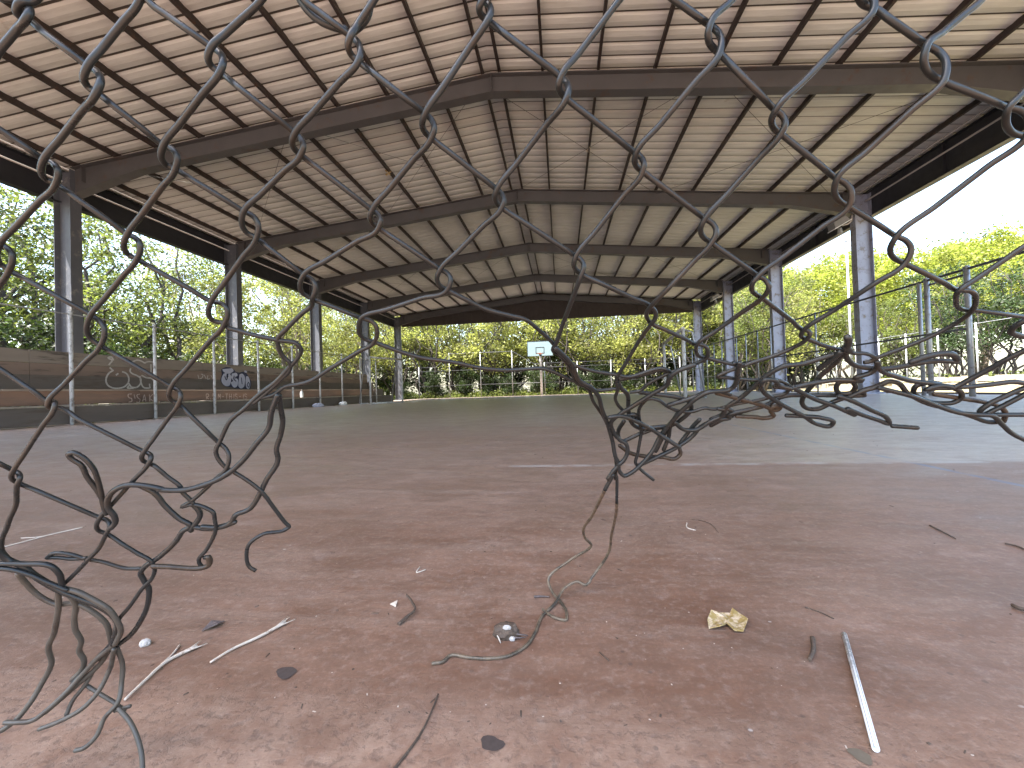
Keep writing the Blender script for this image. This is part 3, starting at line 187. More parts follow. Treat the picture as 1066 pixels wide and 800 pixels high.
def tag(o, label, cat, group=None, kind=None):
    if label: o['label'] = label
    if cat: o['category'] = cat
    if group: o['group'] = group
    if kind: o['kind'] = kind
    return o
def thing(name, label, cat, loc=(0,0,0), group=None):
    o = bpy.data.objects.new(name, None); COL.objects.link(o); o.location = loc
    return tag(o, label, cat, group)
def struct(o): o['kind'] = 'structure'; return o
def rel(mb, loc):                       # world-space vertices to the thing's own origin
    mb.v = [(x-loc[0], y-loc[1], z-loc[2]) for x,y,z in mb.v]; return mb

def spline(pts, sub=6, closed=False):
    P = [Vector(p) for p in pts]; out = []
    for i in range(len(P)-1):
        p0 = P[i-1] if i else P[0]*2-P[1]
        p1, p2 = P[i], P[i+1]
        p3 = P[i+2] if i+2 < len(P) else P[-1]*2-P[-2]
        # centripetal-ish: chord-length tangents
        d = max((p2-p1).length, 1e-6); d0=max((p1-p0).length,1e-6); d2=max((p3-p2).length,1e-6)
        m1 = ((p1-p0)/d0*d + (p2-p1)/d*d0)/(d+d0)*d
        m2 = ((p2-p1)/d*d2 + (p3-p2)/d2*d)/(d+d2)*d
        k = max(2, min(sub, int(d/0.004)+2))
        for j in range(k):
            t = j/k; t2=t*t; t3=t2*t
            out.append(p1*(2*t3-3*t2+1) + m1*(t3-2*t2+t) + p2*(-2*t3+3*t2) + m2*(t3-t2))
    out.append(P[-1]); return out

# ------------------------------------------------------------------ materials
def new_mat(name):
    m = bpy.data.materials.new(name); m.use_nodes = True
    nt = m.node_tree; nt.nodes.clear()
    out = nt.nodes.new('ShaderNodeOutputMaterial'); b = nt.nodes.new('ShaderNodeBsdfPrincipled')
    nt.links.new(b.outputs[0], out.inputs[0]); return m, nt, b, out
class G:
    def __init__(s, nt): s.nt = nt; s.co = nt.nodes.new('ShaderNodeTexCoord').outputs['Object']
    def n(s, t, **k):
        nd = s.nt.nodes.new(t)
        for a,b in k.items(): setattr(nd, a, b)
        return nd
    def lk(s, a, b): s.nt.links.new(a, b)
    def noise(s, scale, detail=6, rough=.6, stretch=None, dist=0, off=None):
        nd = s.n('ShaderNodeTexNoise'); nd.inputs['Scale'].default_value = scale; nd.inputs['Detail'].default_value = detail
        nd.inputs['Roughness'].default_value = rough; nd.inputs['Distortion'].default_value = dist
        mp = s.n('ShaderNodeMapping'); s.lk(s.co, mp.inputs[0])
        if stretch: mp.inputs['Scale'].default_value = stretch
        if off: mp.inputs['Location'].default_value = off
        s.lk(mp.outputs[0], nd.inputs['Vector']); return nd.outputs['Fac']
    def voro(s, scale, feature='F1', stretch=None):
        nd = s.n('ShaderNodeTexVoronoi'); nd.feature = feature; nd.inputs['Scale'].default_value = scale
        mp = s.n('ShaderNodeMapping'); s.lk(s.co, mp.inputs[0])
        if stretch: mp.inputs['Scale'].default_value = stretch
        s.lk(mp.outputs[0], nd.inputs['Vector']); return nd.outputs['Distance']
    def ramp(s, fac, a, b, lo=0., hi=1.):
        nd = s.n('ShaderNodeMapRange'); nd.interpolation_type = 'SMOOTHSTEP'
        s.lk(fac, nd.inputs[0]); nd.inputs[1].default_value = a; nd.inputs[2].default_value = b
        nd.inputs[3].default_value = lo; nd.inputs[4].default_value = hi; return nd.outputs[0]
    def math(s, op, a, b=None):
        nd = s.n('ShaderNodeMath'); nd.operation = op
        for i,x in enumerate((a,b)):
            if x is None: continue
            if isinstance(x,(int,float)): nd.inputs[i].default_value = x
            else: s.lk(x, nd.inputs[i])
        return nd.outputs[0]
    def mix(s, fac, a, b):
        nd = s.n('ShaderNodeMix'); nd.data_type = 'RGBA'
        if isinstance(fac,(int,float)): nd.inputs[0].default_value = fac
        else: s.lk(fac, nd.inputs[0])
        for i,x in ((6,a),(7,b)):
            if isinstance(x, tuple): nd.inputs[i].default_value = (*x,1)
            else: s.lk(x, nd.inputs[i])
        return nd.outputs[2]
    def bump(s, b, h, strength=.3, dist=.01):
        nd = s.n('ShaderNodeBump'); nd.inputs['Strength'].default_value = strength; nd.inputs['Distance'].default_value = dist
        s.lk(h, nd.inputs['Height']); s.lk(nd.outputs[0], b.inputs['Normal'])
    def xyz(s):
        nd = s.n('ShaderNodeSeparateXYZ'); s.lk(s.co, nd.inputs[0]); return nd.outputs

def simple(name, c, rough=.6, metal=0., var=.25, scale=3., c2=None, amt=.5, bump=0., stretch=None, bdist=.004, spec=.5):
    m, nt, b, _ = new_mat(name); g = G(nt)
    dark = tuple(x*(1-var) for x in c); lite = tuple(min(1,x*(1+var)) for x in c)
    col = g.mix(g.noise(scale, stretch=stretch), dark, lite)
    if c2: col = g.mix(g.ramp(g.noise(scale*1.7, 8, .7, stretch, off=(3,7,1)), .62-amt*.25, .72-amt*.12), col, c2)
    g.lk(col, b.inputs['Base Color'])
    g.lk(g.ramp(g.noise(scale*2.3), .3, .7, max(.05,rough-.1), min(1,rough+.1)), b.inputs['Roughness'])
    b.inputs['Metallic'].default_value = metal
    b.inputs['Specular IOR Level'].default_value = spec
    if bump: g.bump(b, g.noise(scale*6, 8, stretch=stretch), bump, bdist)
    return m

M = {}
M['wire'] = simple('weathered_wire', (.018,.0205,.0215), .31, .0, .3, 14, (.028,.024,.020), .5, .35, bdist=.0006, spec=.36)
M['wire_brown'] = simple('bare_brown_wire', (.05,.038,.028), .3, 0, .3, 20, (.025,.02,.017), .6, .25, bdist=.0006, spec=.3)
M['purlin'] = simple('brown_primer', (.030,.020,.018), .6, 0, .3, 4, (.075,.035,.02), .3)
M['rafter'] = simple('grey_brown_steel', (.076,.071,.074), .5, 0, .25, 1.6, (.085,.055,.045), .3)
M['column'] = simple('skylit_grey_blue_paint', (.27,.285,.37), .45, 0, .2, 3, (.15,.12,.10), .5, .1)  # right columns: brighter sky light and blue flare put into the paint colour
M['column_shaded'] = simple('shaded_grey_blue_paint', (.10,.105,.125), .45, 0, .25, 3, (.20,.19,.19), .3, .1)  # same paint on the left columns, darkened to carry their shade
M['eave'] = simple('dark_eave_steel', (.022,.022,.028), .5, 0, .3, 2)
M['gable'] = simple('dark_brown_panel', (.032,.021,.018), .65, 0, .3, 2, stretch=(3,1,.3))
M['conduit'] = simple('pale_conduit', (.42,.38,.36), .5, 0, .2, 4)
M['rod'] = simple('dark_rod', (.05,.045,.04), .5, .3, .2, 4)
M['post_white'] = simple('flaking_white_paint', (.55,.55,.56), .55, 0, .12, 9, (.2,.18,.17), .55, .2, stretch=(1,1,.6))
M['galv'] = simple('galvanised_pipe', (.36,.37,.39), .42, .5, .2, 5, (.2,.16,.13), .3)
M['dark_pipe'] = simple('dark_fence_pipe', (.055,.055,.06), .45, .3, .25, 5)
M['board_dark'] = simple('dark_bleacher_board', (.125,.104,.094), .7, 0, .35, 1.3, (.10,.075,.06), .4, .3, stretch=(1,.35,3))
M['board_brown'] = simple('brown_bleacher_board', (.20,.145,.12), .7, 0, .3, 1.3, (.06,.048,.044), .4, .3, stretch=(1,.35,3))
M['board_top'] = simple('grey_brown_bleacher_board', (.225,.19,.165), .75, 0, .25, 1.5, (.06,.05,.045), .4, .3, stretch=(1,.35,3))
M['board_bounce_lit'] = simple('bounce_lit_bleacher_board', (.185,.11,.082), .65, 0, .3, .55, (.115,.08,.068), 1.1, .3, stretch=(1,.3,2))  # warm light bounced off the sunlit tread is put into this orange
M['tread'] = simple('worn_bleacher_tread', (.30,.26,.22), .7, 0, .25, 2.5, (.15,.11,.09), .4, .3)
M['spray_white'] = simple('thin_white_spray', (.48,.45,.43), .8, 0, .3, 22, (.2,.18,.17), .35)
M['spray_pink'] = simple('pale_pink_spray', (.36,.29,.27), .8, 0, .3, 22, (.14,.10,.09), .5)
M['spray_navy'] = simple('navy_spray', (.025,.03,.07), .6, 0, .3, 9)
M['spray_lav'] = simple('lavender_spray', (.40,.42,.55), .6, 0, .2, 14, (.5,.5,.56), .4)
M['backboard'] = simple('pale_blue_board', (.23,.32,.35), .5, 0, .06, 2)
M['black'] = simple('black_paint', (.02,.022,.028), .5, 0, .2, 5)
M['rim'] = simple('orange_rim', (.20,.06,.03), .5, 0, .2, 8)
M['plastic_white'] = simple('white_plastic', (.75,.76,.78), .3, 0, .06, 20)
M['lamp_grey'] = simple('grey_lamp_housing', (.20,.20,.21), .5, 0, .2, 8)
M['lamp_glass'] = simple('pale_lamp_glass', (.75,.77,.8), .15, 0, .05, 4)
M['stone'] = simple('low_stone', (.38,.34,.27), .85, 0, .3, 2.4, (.2,.17,.13), .5, .6, bdist=.05)
M['leaf_yellow'] = simple('dry_yellow_leaf', (.33,.23,.075), .8, 0, .4, 45, (.60,.47,.33), .75, .5, bdist=.002)
M['straw'] = simple('dry_straw', (.60,.52,.44), .6, 0, .2, 60, (.35,.22,.15), .3)
M['twig'] = simple('dark_twig', (.085,.058,.042), .75, 0, .3, 60, (.15,.11,.08), .4, .4, bdist=.001)
M['pebble'] = simple('pale_pebble', (.46,.42,.39), .7, 0, .2, 90)
M['greyleaf'] = simple('grey_dead_leaf', (.11,.085,.08), .6, 0, .3, 70, (.22,.17,.15), .4)
M['tar'] = simple('dark_stain', (.066,.048,.042), .75, 0, .3, 60)
M['moss'] = simple('mossy_stain', (.15,.12,.085), .8, 0, .3, 60)
M['bark'] = simple('grey_bark', (.11,.085,.065), .85, 0, .35, 5, (.20,.17,.13), .4, .5, stretch=(3,3,.6), bdist=.02)
M['bark_dark'] = simple('dark_bark', (.05,.04,.033), .85, 0, .35, 5, (.09,.075,.06), .4, .5, stretch=(3,3,.6), bdist=.02)
M['bark_pale'] = simple('pale_bark', (.20,.165,.13), .85, 0, .3, 5, (.10,.08,.06), .4, .5, stretch=(3,3,.6), bdist=.02)

M['wire_bare'] = simple('bare_tan_wire', (.16,.12,.082), .38, 0, .3, 30, (.05,.04,.03), .85, .25, bdist=.0006)
M['wire_low_lit'] = simple('toplit_grey_wire', (.075,.067,.056), .42, 0, .3, 25, (.045,.036,.03), .6, .25, bdist=.0006, spec=.4)  # low strands: light from above painted in as a paler wire colour
M['rib_shade'] = simple('shaded_rib', (.085,.07,.062), .8, 0, .3, 2)  # shade inside the roof rib grooves, put in as a dark colour
def roof_mat():
    m, nt, b, _ = new_mat('beige_roof_sheet'); g = G(nt)
    base = g.mix(g.noise(.6, 5), (.58,.575,.56), (.73,.715,.70))
    streak = g.ramp(g.noise(1.2, 6, .7, (1.0,9,1)), .35, .7)
    col = g.mix(g.math('MULTIPLY', streak, .5), base, (.45,.425,.405))
    rust = g.ramp(g.noise(.9, 9, .75, off=(5,2,0)), .63, .75)
    col = g.mix(g.math('MULTIPLY', rust, .65), col, (.34,.25,.20))
    g.lk(col, b.inputs['Base Color']); b.inputs['Roughness'].default_value = .5
    return m
M['roof'] = roof_mat()

def floor_mat():
    m, nt, b, _ = new_mat('red_stained_concrete'); g = G(nt); x, y, z = g.xyz()
    big = g.noise(.55, 6, .62); mid = g.noise(2.6, 8, .68, (1,1.6,1), .6); fine = g.noise(26, 8, .7); 
    red = g.mix(g.ramp(mid, .37, .63), (.180,.088,.054), (.262,.150,.102))
    red = g.mix(g.ramp(big, .42, .68), red, (.150,.088,.062))
    # pale scuffed patches
    sc = g.math('MULTIPLY', g.ramp(g.noise(4.2, 9, .74, (.8,1.5,1), .8, (2,5,0)), .52, .70), g.ramp(fine, .35, .62))
    red = g.mix(g.math('MULTIPLY', sc, .5), red, (.44,.34,.29))
    # worn grey-green court paint beyond the base line
    wob = g.math('MULTIPLY', g.math('SUBTRACT', g.noise(1.3, 7, .7), .5), 1.0)
    gx = g.ramp(g.math('ADD', x, g.math('MULTIPLY', wob, 1.6)), .2, 1.2)
    nearg = g.math('MULTIPLY', gx, g.ramp(g.math('ADD', y, g.math('MULTIPLY', wob, .12)), 2.16, 2.26))
    farg = g.ramp(g.math('ADD', y, g.math('MULTIPLY', wob, 4.5)), 2.8, 6.5)
    gm = g.math('MAXIMUM', nearg, farg)
    gm = g.math('MULTIPLY', gm, g.ramp(g.noise(1.9, 8, .72, (1,2,1), .5, (9,4,0)), .3, .58, .55, .95))
    grey = g.mix(g.ramp(mid, .3, .7), (.40,.315,.26), (.51,.42,.355))
    dust = g.math('MULTIPLY', g.ramp(g.math('ADD', y, g.math('MULTIPLY', wob, 1.5)), .7, 2.6), g.ramp(g.noise(3.3, 8, .72, (.7,2.2,1), .4, (3,3,0)), .25, .6, .3, .62))
    red = g.mix(dust, red, (.395,.275,.21))
    col = g.mix(gm, red, grey)
    st1 = g.ramp(g.noise(2.2, 10, .78, (.55,3.2,1), .5, (7,1,0)), .40, .66); st2 = g.ramp(g.noise(13, 8, .72, (.8,1.5,1), .4), .38, .64)
    col = g.mix(g.math('MULTIPLY', st1, .33), col, (.385,.29,.23)); col = g.mix(g.math('MULTIPLY', g.math('SUBTRACT', 1, st2), .36), col, (.13,.075,.052))
    col = g.mix(g.math('MULTIPLY', g.ramp(g.noise(60, 6, .7), .48, .68), .32), col, (.42,.32,.26))
    col = g.mix(g.math('MULTIPLY', g.ramp(g.noise(170, 4, .7), .46, .62, 1, 0), .22), col, (.09,.055,.04))
    # worn white base line and a thin bluish side line
    def line(c, at, w, sh):
        d = g.math('ABSOLUTE', g.math('SUBTRACT', c, at)); return g.ramp(d, w*.6, w, 1, 0)
    l1 = g.math('MULTIPLY', line(y, 2.2, .035, 0), g.math('MULTIPLY', g.ramp(g.noise(3.1, 6, .7), .44, .56), g.ramp(x, -.5, -.1)))
    col = g.mix(g.math('MULTIPLY', l1, .42), col, (.5,.48,.46))
    l2 = g.math('MULTIPLY', line(x, 1.66, .022, 0), g.ramp(y, 1.2, 1.5))
    col = g.mix(g.math('MULTIPLY', g.math('MULTIPLY', l2, g.ramp(g.noise(6,5), .35, .55)), .6), col, (.12,.16,.24))
    # bare rough pitted strip at the slab edge
    rb = g.ramp(g.math('ADD', y, g.math('MULTIPLY', g.math('SUBTRACT', g.noise(3.5, 8, .7, off=(1,8,0)), .5), .34)), .44, .60, 1, 0)
    pit = g.ramp(g.noise(75, 6, .65), .34, .52)
    edge = g.mix(g.ramp(g.noise(18, 8, .75), .35, .65), (.26,.145,.092), (.46,.315,.225))
    edge = g.mix(g.math('MULTIPLY', g.math('SUBTRACT', 1, pit), .75), edge, (.13,.09,.07))
    col = g.mix(g.math('MULTIPLY', rb, .45), col, edge)
    # fine dark specks and pale flecks
    sp = g.math('MULTIPLY', g.ramp(g.voro(38), .10, .16, 1, 0), g.ramp(g.noise(9, 3), .52, .6))
    col = g.mix(g.math('MULTIPLY', sp, .5), col, (.09,.065,.055))
    fl = g.math('MULTIPLY', g.ramp(g.voro(21, stretch=(1,1.3,1)), .05, .08, 1, 0), g.ramp(g.noise(7, 3, off=(4,4,4)), .55, .62))
    col = g.mix(g.math('MULTIPLY', fl, .7), col, (.5,.44,.40))
    g.lk(col, b.inputs['Base Color'])
    r = g.ramp(mid, .25, .75, .25, .46)
    r = g.math('ADD', g.math('MULTIPLY', g.math('SUBTRACT', 1, gm), .14), r)
    r = g.math('ADD', r, g.math('MULTIPLY', rb, .3)); r = g.math('ADD', r, g.math('MULTIPLY', sc, .15))
    g.lk(r, b.inputs['Roughness'])
    b.inputs['Specular IOR Level'].default_value = .55
    h = g.math('ADD', g.math('MULTIPLY', mid, .7), g.math('ADD', g.math('MULTIPLY', fine, .26), g.math('MULTIPLY', st1, .18)))
    h = g.math('ADD', h, g.math('MULTIPLY', g.math('MULTIPLY', rb, pit), .5))
    h = g.math('SUBTRACT', h, g.math('MULTIPLY', rb, .25))
    g.bump(b, h, .34, .009)
    return m
M['floor'] = floor_mat()

def ground_mat():
    m, nt, b, _ = new_mat('dry_grass_ground'); g = G(nt)
    x, y, z = g.xyz()
    lawn = g.mix(g.ramp(g.noise(.35, 8, .7), .35, .65), (.17,.15,.06), (.33,.27,.13))
    lawn = g.mix(g.ramp(g.noise(3, 8, .7), .45, .7), lawn, (.22,.16,.09))
    soil = g.mix(g.ramp(g.noise(.8, 8, .7), .35, .65), (.055,.042,.03), (.10,.075,.05))
    soil = g.mix(g.ramp(g.noise(4, 8, .7), .5, .7), soil, (.05,.06,.022))
    fx = g.math('MULTIPLY', g.ramp(x, 9, 9.6), g.ramp(g.math('ADD', x, g.math('MULTIPLY', g.noise(.6,5), 2)), 19.5, 21, 1, 0))
    fy = g.math('MULTIPLY', fx, g.ramp(y, 29, 32, 1, 0))
    col = g.mix(fy, soil, lawn)
    bounce_yard = g.mix(g.ramp(g.noise(.9, 8, .7), .3, .7), (.26,.22,.19), (.38,.33,.29))  # unseen ground behind the viewer, made pale to bounce light onto the roof
    col = g.mix(g.ramp(y, -8.2, -7, 1, 0), col, bounce_yard)
    g.lk(col, b.inputs['Base Color']); b.inputs['Roughness'].default_value = .9
    g.bump(b, g.noise(9, 8), .6, .05); return m
M['ground'] = ground_mat()

def leaf_mat(name, c, t, amt=.42, var=.62):
    m = bpy.data.materials.new(name); m.use_nodes = True; nt = m.node_tree; nt.nodes.clear()
    g = G(nt); out = g.n('ShaderNodeOutputMaterial')
    b = g.n('ShaderNodeBsdfPrincipled'); tr = g.n('ShaderNodeBsdfTranslucent'); mx = g.n('ShaderNodeMixShader')
    f = g.ramp(g.noise(.7, 5, .6), .38, .62)
    f2 = g.noise(3.1, 4)
    c0 = g.mix(f, tuple(x*(1-var) for x in c), tuple(x*(1+var) for x in c))
    c0 = g.mix(g.math('MULTIPLY', f2, .35), c0, (c[0]*1.5, c[1]*1.1, c[2]*.8))
    t0 = g.mix(f, tuple(x*(1-var) for x in t), tuple(x*(1+var*.6) for x in t))
    g.lk(c0, b.inputs['Base Color']); b.inputs['Roughness'].default_value = .5; b.inputs['Specular IOR Level'].default_value = .3
    g.lk(t0, tr.inputs[0]); mx.inputs[0].default_value = amt
    g.lk(b.outputs[0], mx.inputs[1]); g.lk(tr.outputs[0], mx.inputs[2]); g.lk(mx.outputs[0], out.inputs[0]); return m
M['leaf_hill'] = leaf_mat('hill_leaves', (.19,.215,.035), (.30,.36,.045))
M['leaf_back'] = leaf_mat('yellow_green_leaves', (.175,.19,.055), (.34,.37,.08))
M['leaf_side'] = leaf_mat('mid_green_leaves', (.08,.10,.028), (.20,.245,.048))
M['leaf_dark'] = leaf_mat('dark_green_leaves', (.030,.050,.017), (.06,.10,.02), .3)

# ------------------------------------------------------------------ ground and slab
def sheet():
    mb = MB()
    n = 40; 
    xs = [-420,-200,-100,-60,-40,-30,-20,-10,0,10,20,30,40,60,100,200,420]; ys = [-300,-120,-60,-30,-10,0,10,20,30,40,50,70,100,160,260,420]
    def h(x,y):
        d = max(0, x-45, -30-x, y-60)
        return -.10 + .0*d
    vs = [(x,y,h(x,y)) for y in ys for x in xs]; w = len(xs)
    mb.add(vs, [(j*w+i, j*w+i+1, (j+1)*w+i+1, (j+1)*w+i) for j in range(len(ys)-1) for i in range(w-1)])
    return mb
struct(sheet().build('ground', M['ground']))
fl = MB()
fl.box((-11.45, -6.5, -.35), (9.25, 30.6, 0))
struct(fl.build('concrete_floor', M['floor']))
kb = MB(); kb.box((9.253, -6.5, -.3), (9.45, 30.6, .035))
struct(kb.build('kerb', M['board_dark']))

def blob(cx, cy, rx, ry, seed, n=18):
    r = random.Random(seed); ph = [r.uniform(0,6.3) for _ in range(4)]
    pts = []
    for k in range(n):
        a = 2*math.pi*k/n; q = 1 + .16*math.sin(2*a+ph[0]) + .10*math.sin(3*a+ph[1]) + .06*math.sin(5*a+ph[2])
        pts.append((cx+rx*q*math.cos(a), cy+ry*q*math.sin(a)))
    return pts
for i,((x,y),rr,m) in enumerate(zip(SPOTS[:3], (.013,.011,.009), ('tar','tar','moss','tar'))):
    mb = MB(); p = blob(x, y, rr*1.15, rr, 40+i); n_ = len(p)
    mb.add([(a,b,.0012) for a,b in p]+[(x,y,.0012)], [(k,(k+1)%n_,n_) for k in range(n_)])
    struct(mb.build('floor_stain', M[m]))

# ------------------------------------------------------------------ the covered court shelter
hall = thing('court_shelter', 'open sided steel court shelter with ribbed beige roof over the red concrete floor', 'shelter', ((XL+XR)/2, Y1, 0))
HL = tuple(hall.location)
def hp(name, mb, m): return rel(mb, HL).build(name, m, hall)

def sheet_side(x0, x1):                              # ribbed pan, ribs run down the slope
    mb = MB(); y = YF; P = .305; prof = []
    while y < YB:
        prof += [(y, 0), (y+.10, -.014), (y+.20, -.004), (y+.203, .026), (y+.266, .027)]
        y += P
    prof.append((y, 0))
    zs = lambda x: rz(x) + .123
    nx = 6; xs = [x0+(x1-x0)*i/nx for i in range(nx+1)]
    vs = []
    for a,d in prof:
        for x in xs: vs.append((x, a, zs(x)+d))
    w = nx+1
    mb.add(vs, [(j*w+i, j*w+i+1, (j+1)*w+i+1, (j+1)*w+i) for j in range(len(prof)-1) for i in range(nx)])
    return mb
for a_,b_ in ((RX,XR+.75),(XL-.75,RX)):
    o = hp('roof_sheet', sheet_side(a_,b_), M['roof']); o.data.materials.append(M['rib_shade'])
    for i,pl_ in enumerate(o.data.polygons): pl_.material_index = 1 if (i//6) % 5 == 3 else 0  # groove ceilings take the painted shade colour
cap = MB(); cap.add([(RX-.3,YF,rz(RX-.3)+.172),(RX,YF,rz(RX)+.172),(RX+.3,YF,rz(RX+.3)+.172),(RX-.3,YB,rz(RX-.3)+.172),(RX,YB,rz(RX)+.172),(RX+.3,YB,rz(RX+.3)+.172)],
    [(0,1,4,3),(1,2,5,4)])
hp('ridge_cap', cap, M['gable'])

PX = [-10.84,-9.76,-8.74,-7.66,-6.60,-5.55,-4.46,-3.37,-2.30,-1.36,-1.02,-.16,.92,1.99,3.07,4.15,5.23,6.31,7.38,8.42]
for x in PX:
    mb = MB(); s = 1 if x > RX else -1; z0 = rz(x)+.006; a = .1*s
    prof = [(-.024,0),(.024,0),(.024,.014),(-.010,.014),(-.010,.098),(.024,.098),(.024,.112),(-.020,.112),(-.020,.014),(-.024,.014)]
    mb.prism([(p*s,q - p*.1) for p,q in prof] if s>0 else [(p*s,q - p*.1) for p,q in prof][::-1], (x,YF+.03,z0), (x,YB-.03,z0), (1,0,0), (0,0,1))
    hp('purlin', mb, M['purlin'])

def ibeam(mb, stations, y, tw=.012, fw=.11, ft=.016):    # stations (x, ztop, zbot) along x
    for a,b in zip(stations, stations[1:]):
        for (t0,t1,hw) in (('top',None,fw),('bot',None,fw),('web',None,tw)):
            if t0 == 'top': za0,za1,zb0,zb1 = a[1]-ft,a[1],b[1]-ft,b[1]
            elif t0 == 'bot': za0,za1,zb0,zb1 = a[2],a[2]+ft,b[2],b[2]+ft
            else: za0,za1,zb0,zb1 = a[2]+ft,a[1]-ft,b[2]+ft,b[1]-ft
            vs = [(a[0],y-hw,za0),(a[0],y+hw,za0),(a[0],y+hw,za1),(a[0],y-hw,za1),(b[0],y-hw,zb0),(b[0],y+hw,zb0),(b[0],y+hw,zb1),(b[0],y-hw,zb1)]
            mb.add(vs, [(0,1,2,3),(4,7,6,5),(0,4,5,1),(1,5,6,2),(2,6,7,3),(3,7,4,0)])
ys = [Y1+k*S for k in range(-2,5)]
for k,y in enumerate(ys):
    mb = MB(); d = .35
    st = [(XL+.22, rz(XL+.22)-.003, 5.16), (XL+1.9, rz(XL+1.9)-.003, rz(XL+1.9)-d-.05), (RX, rz(RX)-.003, rz(RX)-d-.03), (XR-1.9, rz(XR-1.9)-.003, rz(XR-1.9)-d-.05), (XR-.22, rz(XR-.22)-.003, 5.16)]
    ibeam(mb, st, y)
    for x in (XL+.5, RX, XR-.5):                          # stiffener plates and bolts
        mb.box((x-.006,y-.1,rz(x)-d+.02 if x==RX else 5.45),(x+.006,y-.013,rz(x)-.03))
    hp('rafter', mb, M['rafter'])
    for sx in (XL, XR):
        mb = MB(); 
        for (a,b,c,e) in ((-.22,-.205,-.115,.115),(.205,.22,-.115,.115),(-.204,.204,-.008,.008)):
            mb.box((sx+a, y+c, 0.0), (sx+b, y+e, rz(sx)-.02))
        mb.box((sx-.30,y-.2,.003),(sx+.30,y+.2,.03))
        hp('column', mb, M['column'] if sx > 0 else M['column_shaded'])  # one paint, lit tone on the right, shaded tone on the left
for sx,s in ((XL,-1),(XR,1)):
    for k in range(len(ys)-1):
        mb = MB(); y0,y1 = ys[k]+.01, ys[k+1]-.01
        x = sx + s*.235
        mb.box((x-.006,y0,5.08),(x+.006,y1,5.80)); 
        mb.box((x-.09,y0,5.06),(x+.09,y1,5.076)); mb.box((x-.09,y0,5.804),(x+.09,y1,5.82))
        mb.box((x-.085,(y0+y1)/2-.005,5.08),(x-.008,(y0+y1)/2+.005,5.80))
        hp('eave_beam', mb, M['eave'])
    mb = MB(); xg = sx+s*.72
    mb.prism([(-.09,0),(.06,0),(.06,.15),(.052,.15),(.052,.01),(-.082,.01),(-.082,.17),(-.09,.17)], (xg,YF,rz(xg)-.02), (xg,YB,rz(xg)-.02), (s,0,0), (0,0,1))
    hp('gutter', mb, M['eave'])
    for dz,dx in ((5.86,.30),(5.60,.16)):
        mb = MB(); mb.tube([(sx-s*dx+s*.3, YF+.2, dz-.05),(sx-s*dx+s*.3, YB-.2, dz-.05)], .022, 6)
        hp('conduit', mb, M['conduit'])
# gable infill at the far end, standing seams on it
mb = MB(); yg = ys[-1]+.16
for (xa,xb) in ((XL+.23,RX),(RX,XR-.23)):
    mb.add([(xa,yg,5.08),(xb,yg,5.08),(xb,yg,rz(xb)+.115),(xa,yg,rz(xa)+.115),(xa,yg+.03,5.08),(xb,yg+.03,5.08),(xb,yg+.03,rz(xb)+.115),(xa,yg+.03,rz(xa)+.115)],
        [(0,1,2,3),(5,4,7,6),(0,4,5,1),(3,2,6,7),(1,5,6,2),(0,3,7,4)])
x = XL+.6
while x < XR-.4:
    mb.box((x-.02,yg-.03,5.1),(x+.02,yg-.002,rz(x)+.09)); x += .92
hp('gable_panel', mb, M['gable'])
# bracing rods under the sheets
def rod(x0,k0,x1,k1):
    mb = MB(); a = Vector((x0,ys[k0],rz(x0)-.06)); b = Vector((x1,ys[k1],rz(x1)-.06))
    if (x0-RX)*(x1-RX) < 0: 
        t = (RX-x0)/(x1-x0); m = a.lerp(b,t); m.z = min(m.z, rz(RX)-.12); mb.tube([a,m,b], .0045, 5)
    else: mb.tube([a,b], .0045, 5)
    hp('brace_rod', mb, M['rod'])
for k in (2,4):
    for a,b in ((-10.3,-5.6),(-5.6,-1.4),(-1.4,3.07),(3.07,8.0)):
        rod(a,k,b,k+1); rod(b,k,a,k+1)

# scraps caught under the roof
def scrap_mesh(sd, r):
    q = random.Random(sd); mb = MB(); 
    for k in range(7):
        c = Vector((q.uniform(-r,r),q.uniform(-r*.3,r*.3),q.uniform(-r,r)*1.1)); d = Vector((q.uniform(-1,1),q.uniform(-1,1),q.uniform(-1,1))).normalized()*r*q.uniform(.5,1)
        e = d.orthogonal().normalized()*r*q.uniform(.2,.5)
        mb.add([c-d,c+e*.9,c+d,c-e+d.cross(e)*4], [(0,1,2,3)])
    return mb
tag(scrap_mesh(3,.085).build('dry_leaf_scrap', M['leaf_yellow'], loc=(-4.46,10.6,rz(-4.46)-.06)), 'yellow dry scrap hanging under a roof purlin on the left slope', 'leaf scrap')
tag(scrap_mesh(8,.065).build('dry_leaf_scrap', M['straw'], loc=(.92,10.6,rz(.92)-.06)), 'pale dry scrap hanging where the roof rods cross near the ridge', 'leaf scrap')

# floodlights
def floodlight(loc, label):
    t = thing('floodlight', label, 'floodlight', loc)
    mb = MB(); mb.prism([(-.20,-.02),(.20,-.02),(.16,.14),(-.16,.14)], (0,-.15,0), (0,.15,0), (1,0,.55), (-.45,0,.9)); mb.build('housing', M['lamp_grey'], t)
    mb = MB(); mb.prism([(-.22,-.05),(.22,-.05),(.22,-.024),(-.22,-.024)], (0,-.17,0), (0,.17,0), (1,0,.55), (-.45,0,.9)); mb.build('lamp_glass', M['lamp_glass'], t)
    mb = MB(); mb.tube([(.1,0,-.02),(.25,0,.02),(.34,0,.10),(.36,0,.28)], .022, 8); mb.build('bracket', M['conduit'], t)
    mb = MB(); mb.tube([(.02,0,-.09),(.02,0,-.26)], .05, 10, r1=.065); mb.build('sensor', M['lamp_grey'], t)
floodlight((XR-.62, ys[3]-.05, 4.90), 'grey tilted floodlight high on the nearest visible right column')
floodlight((XR-.62, ys[5]-.05, 4.90), 'smaller looking floodlight high on the third right column, deep in the hall')

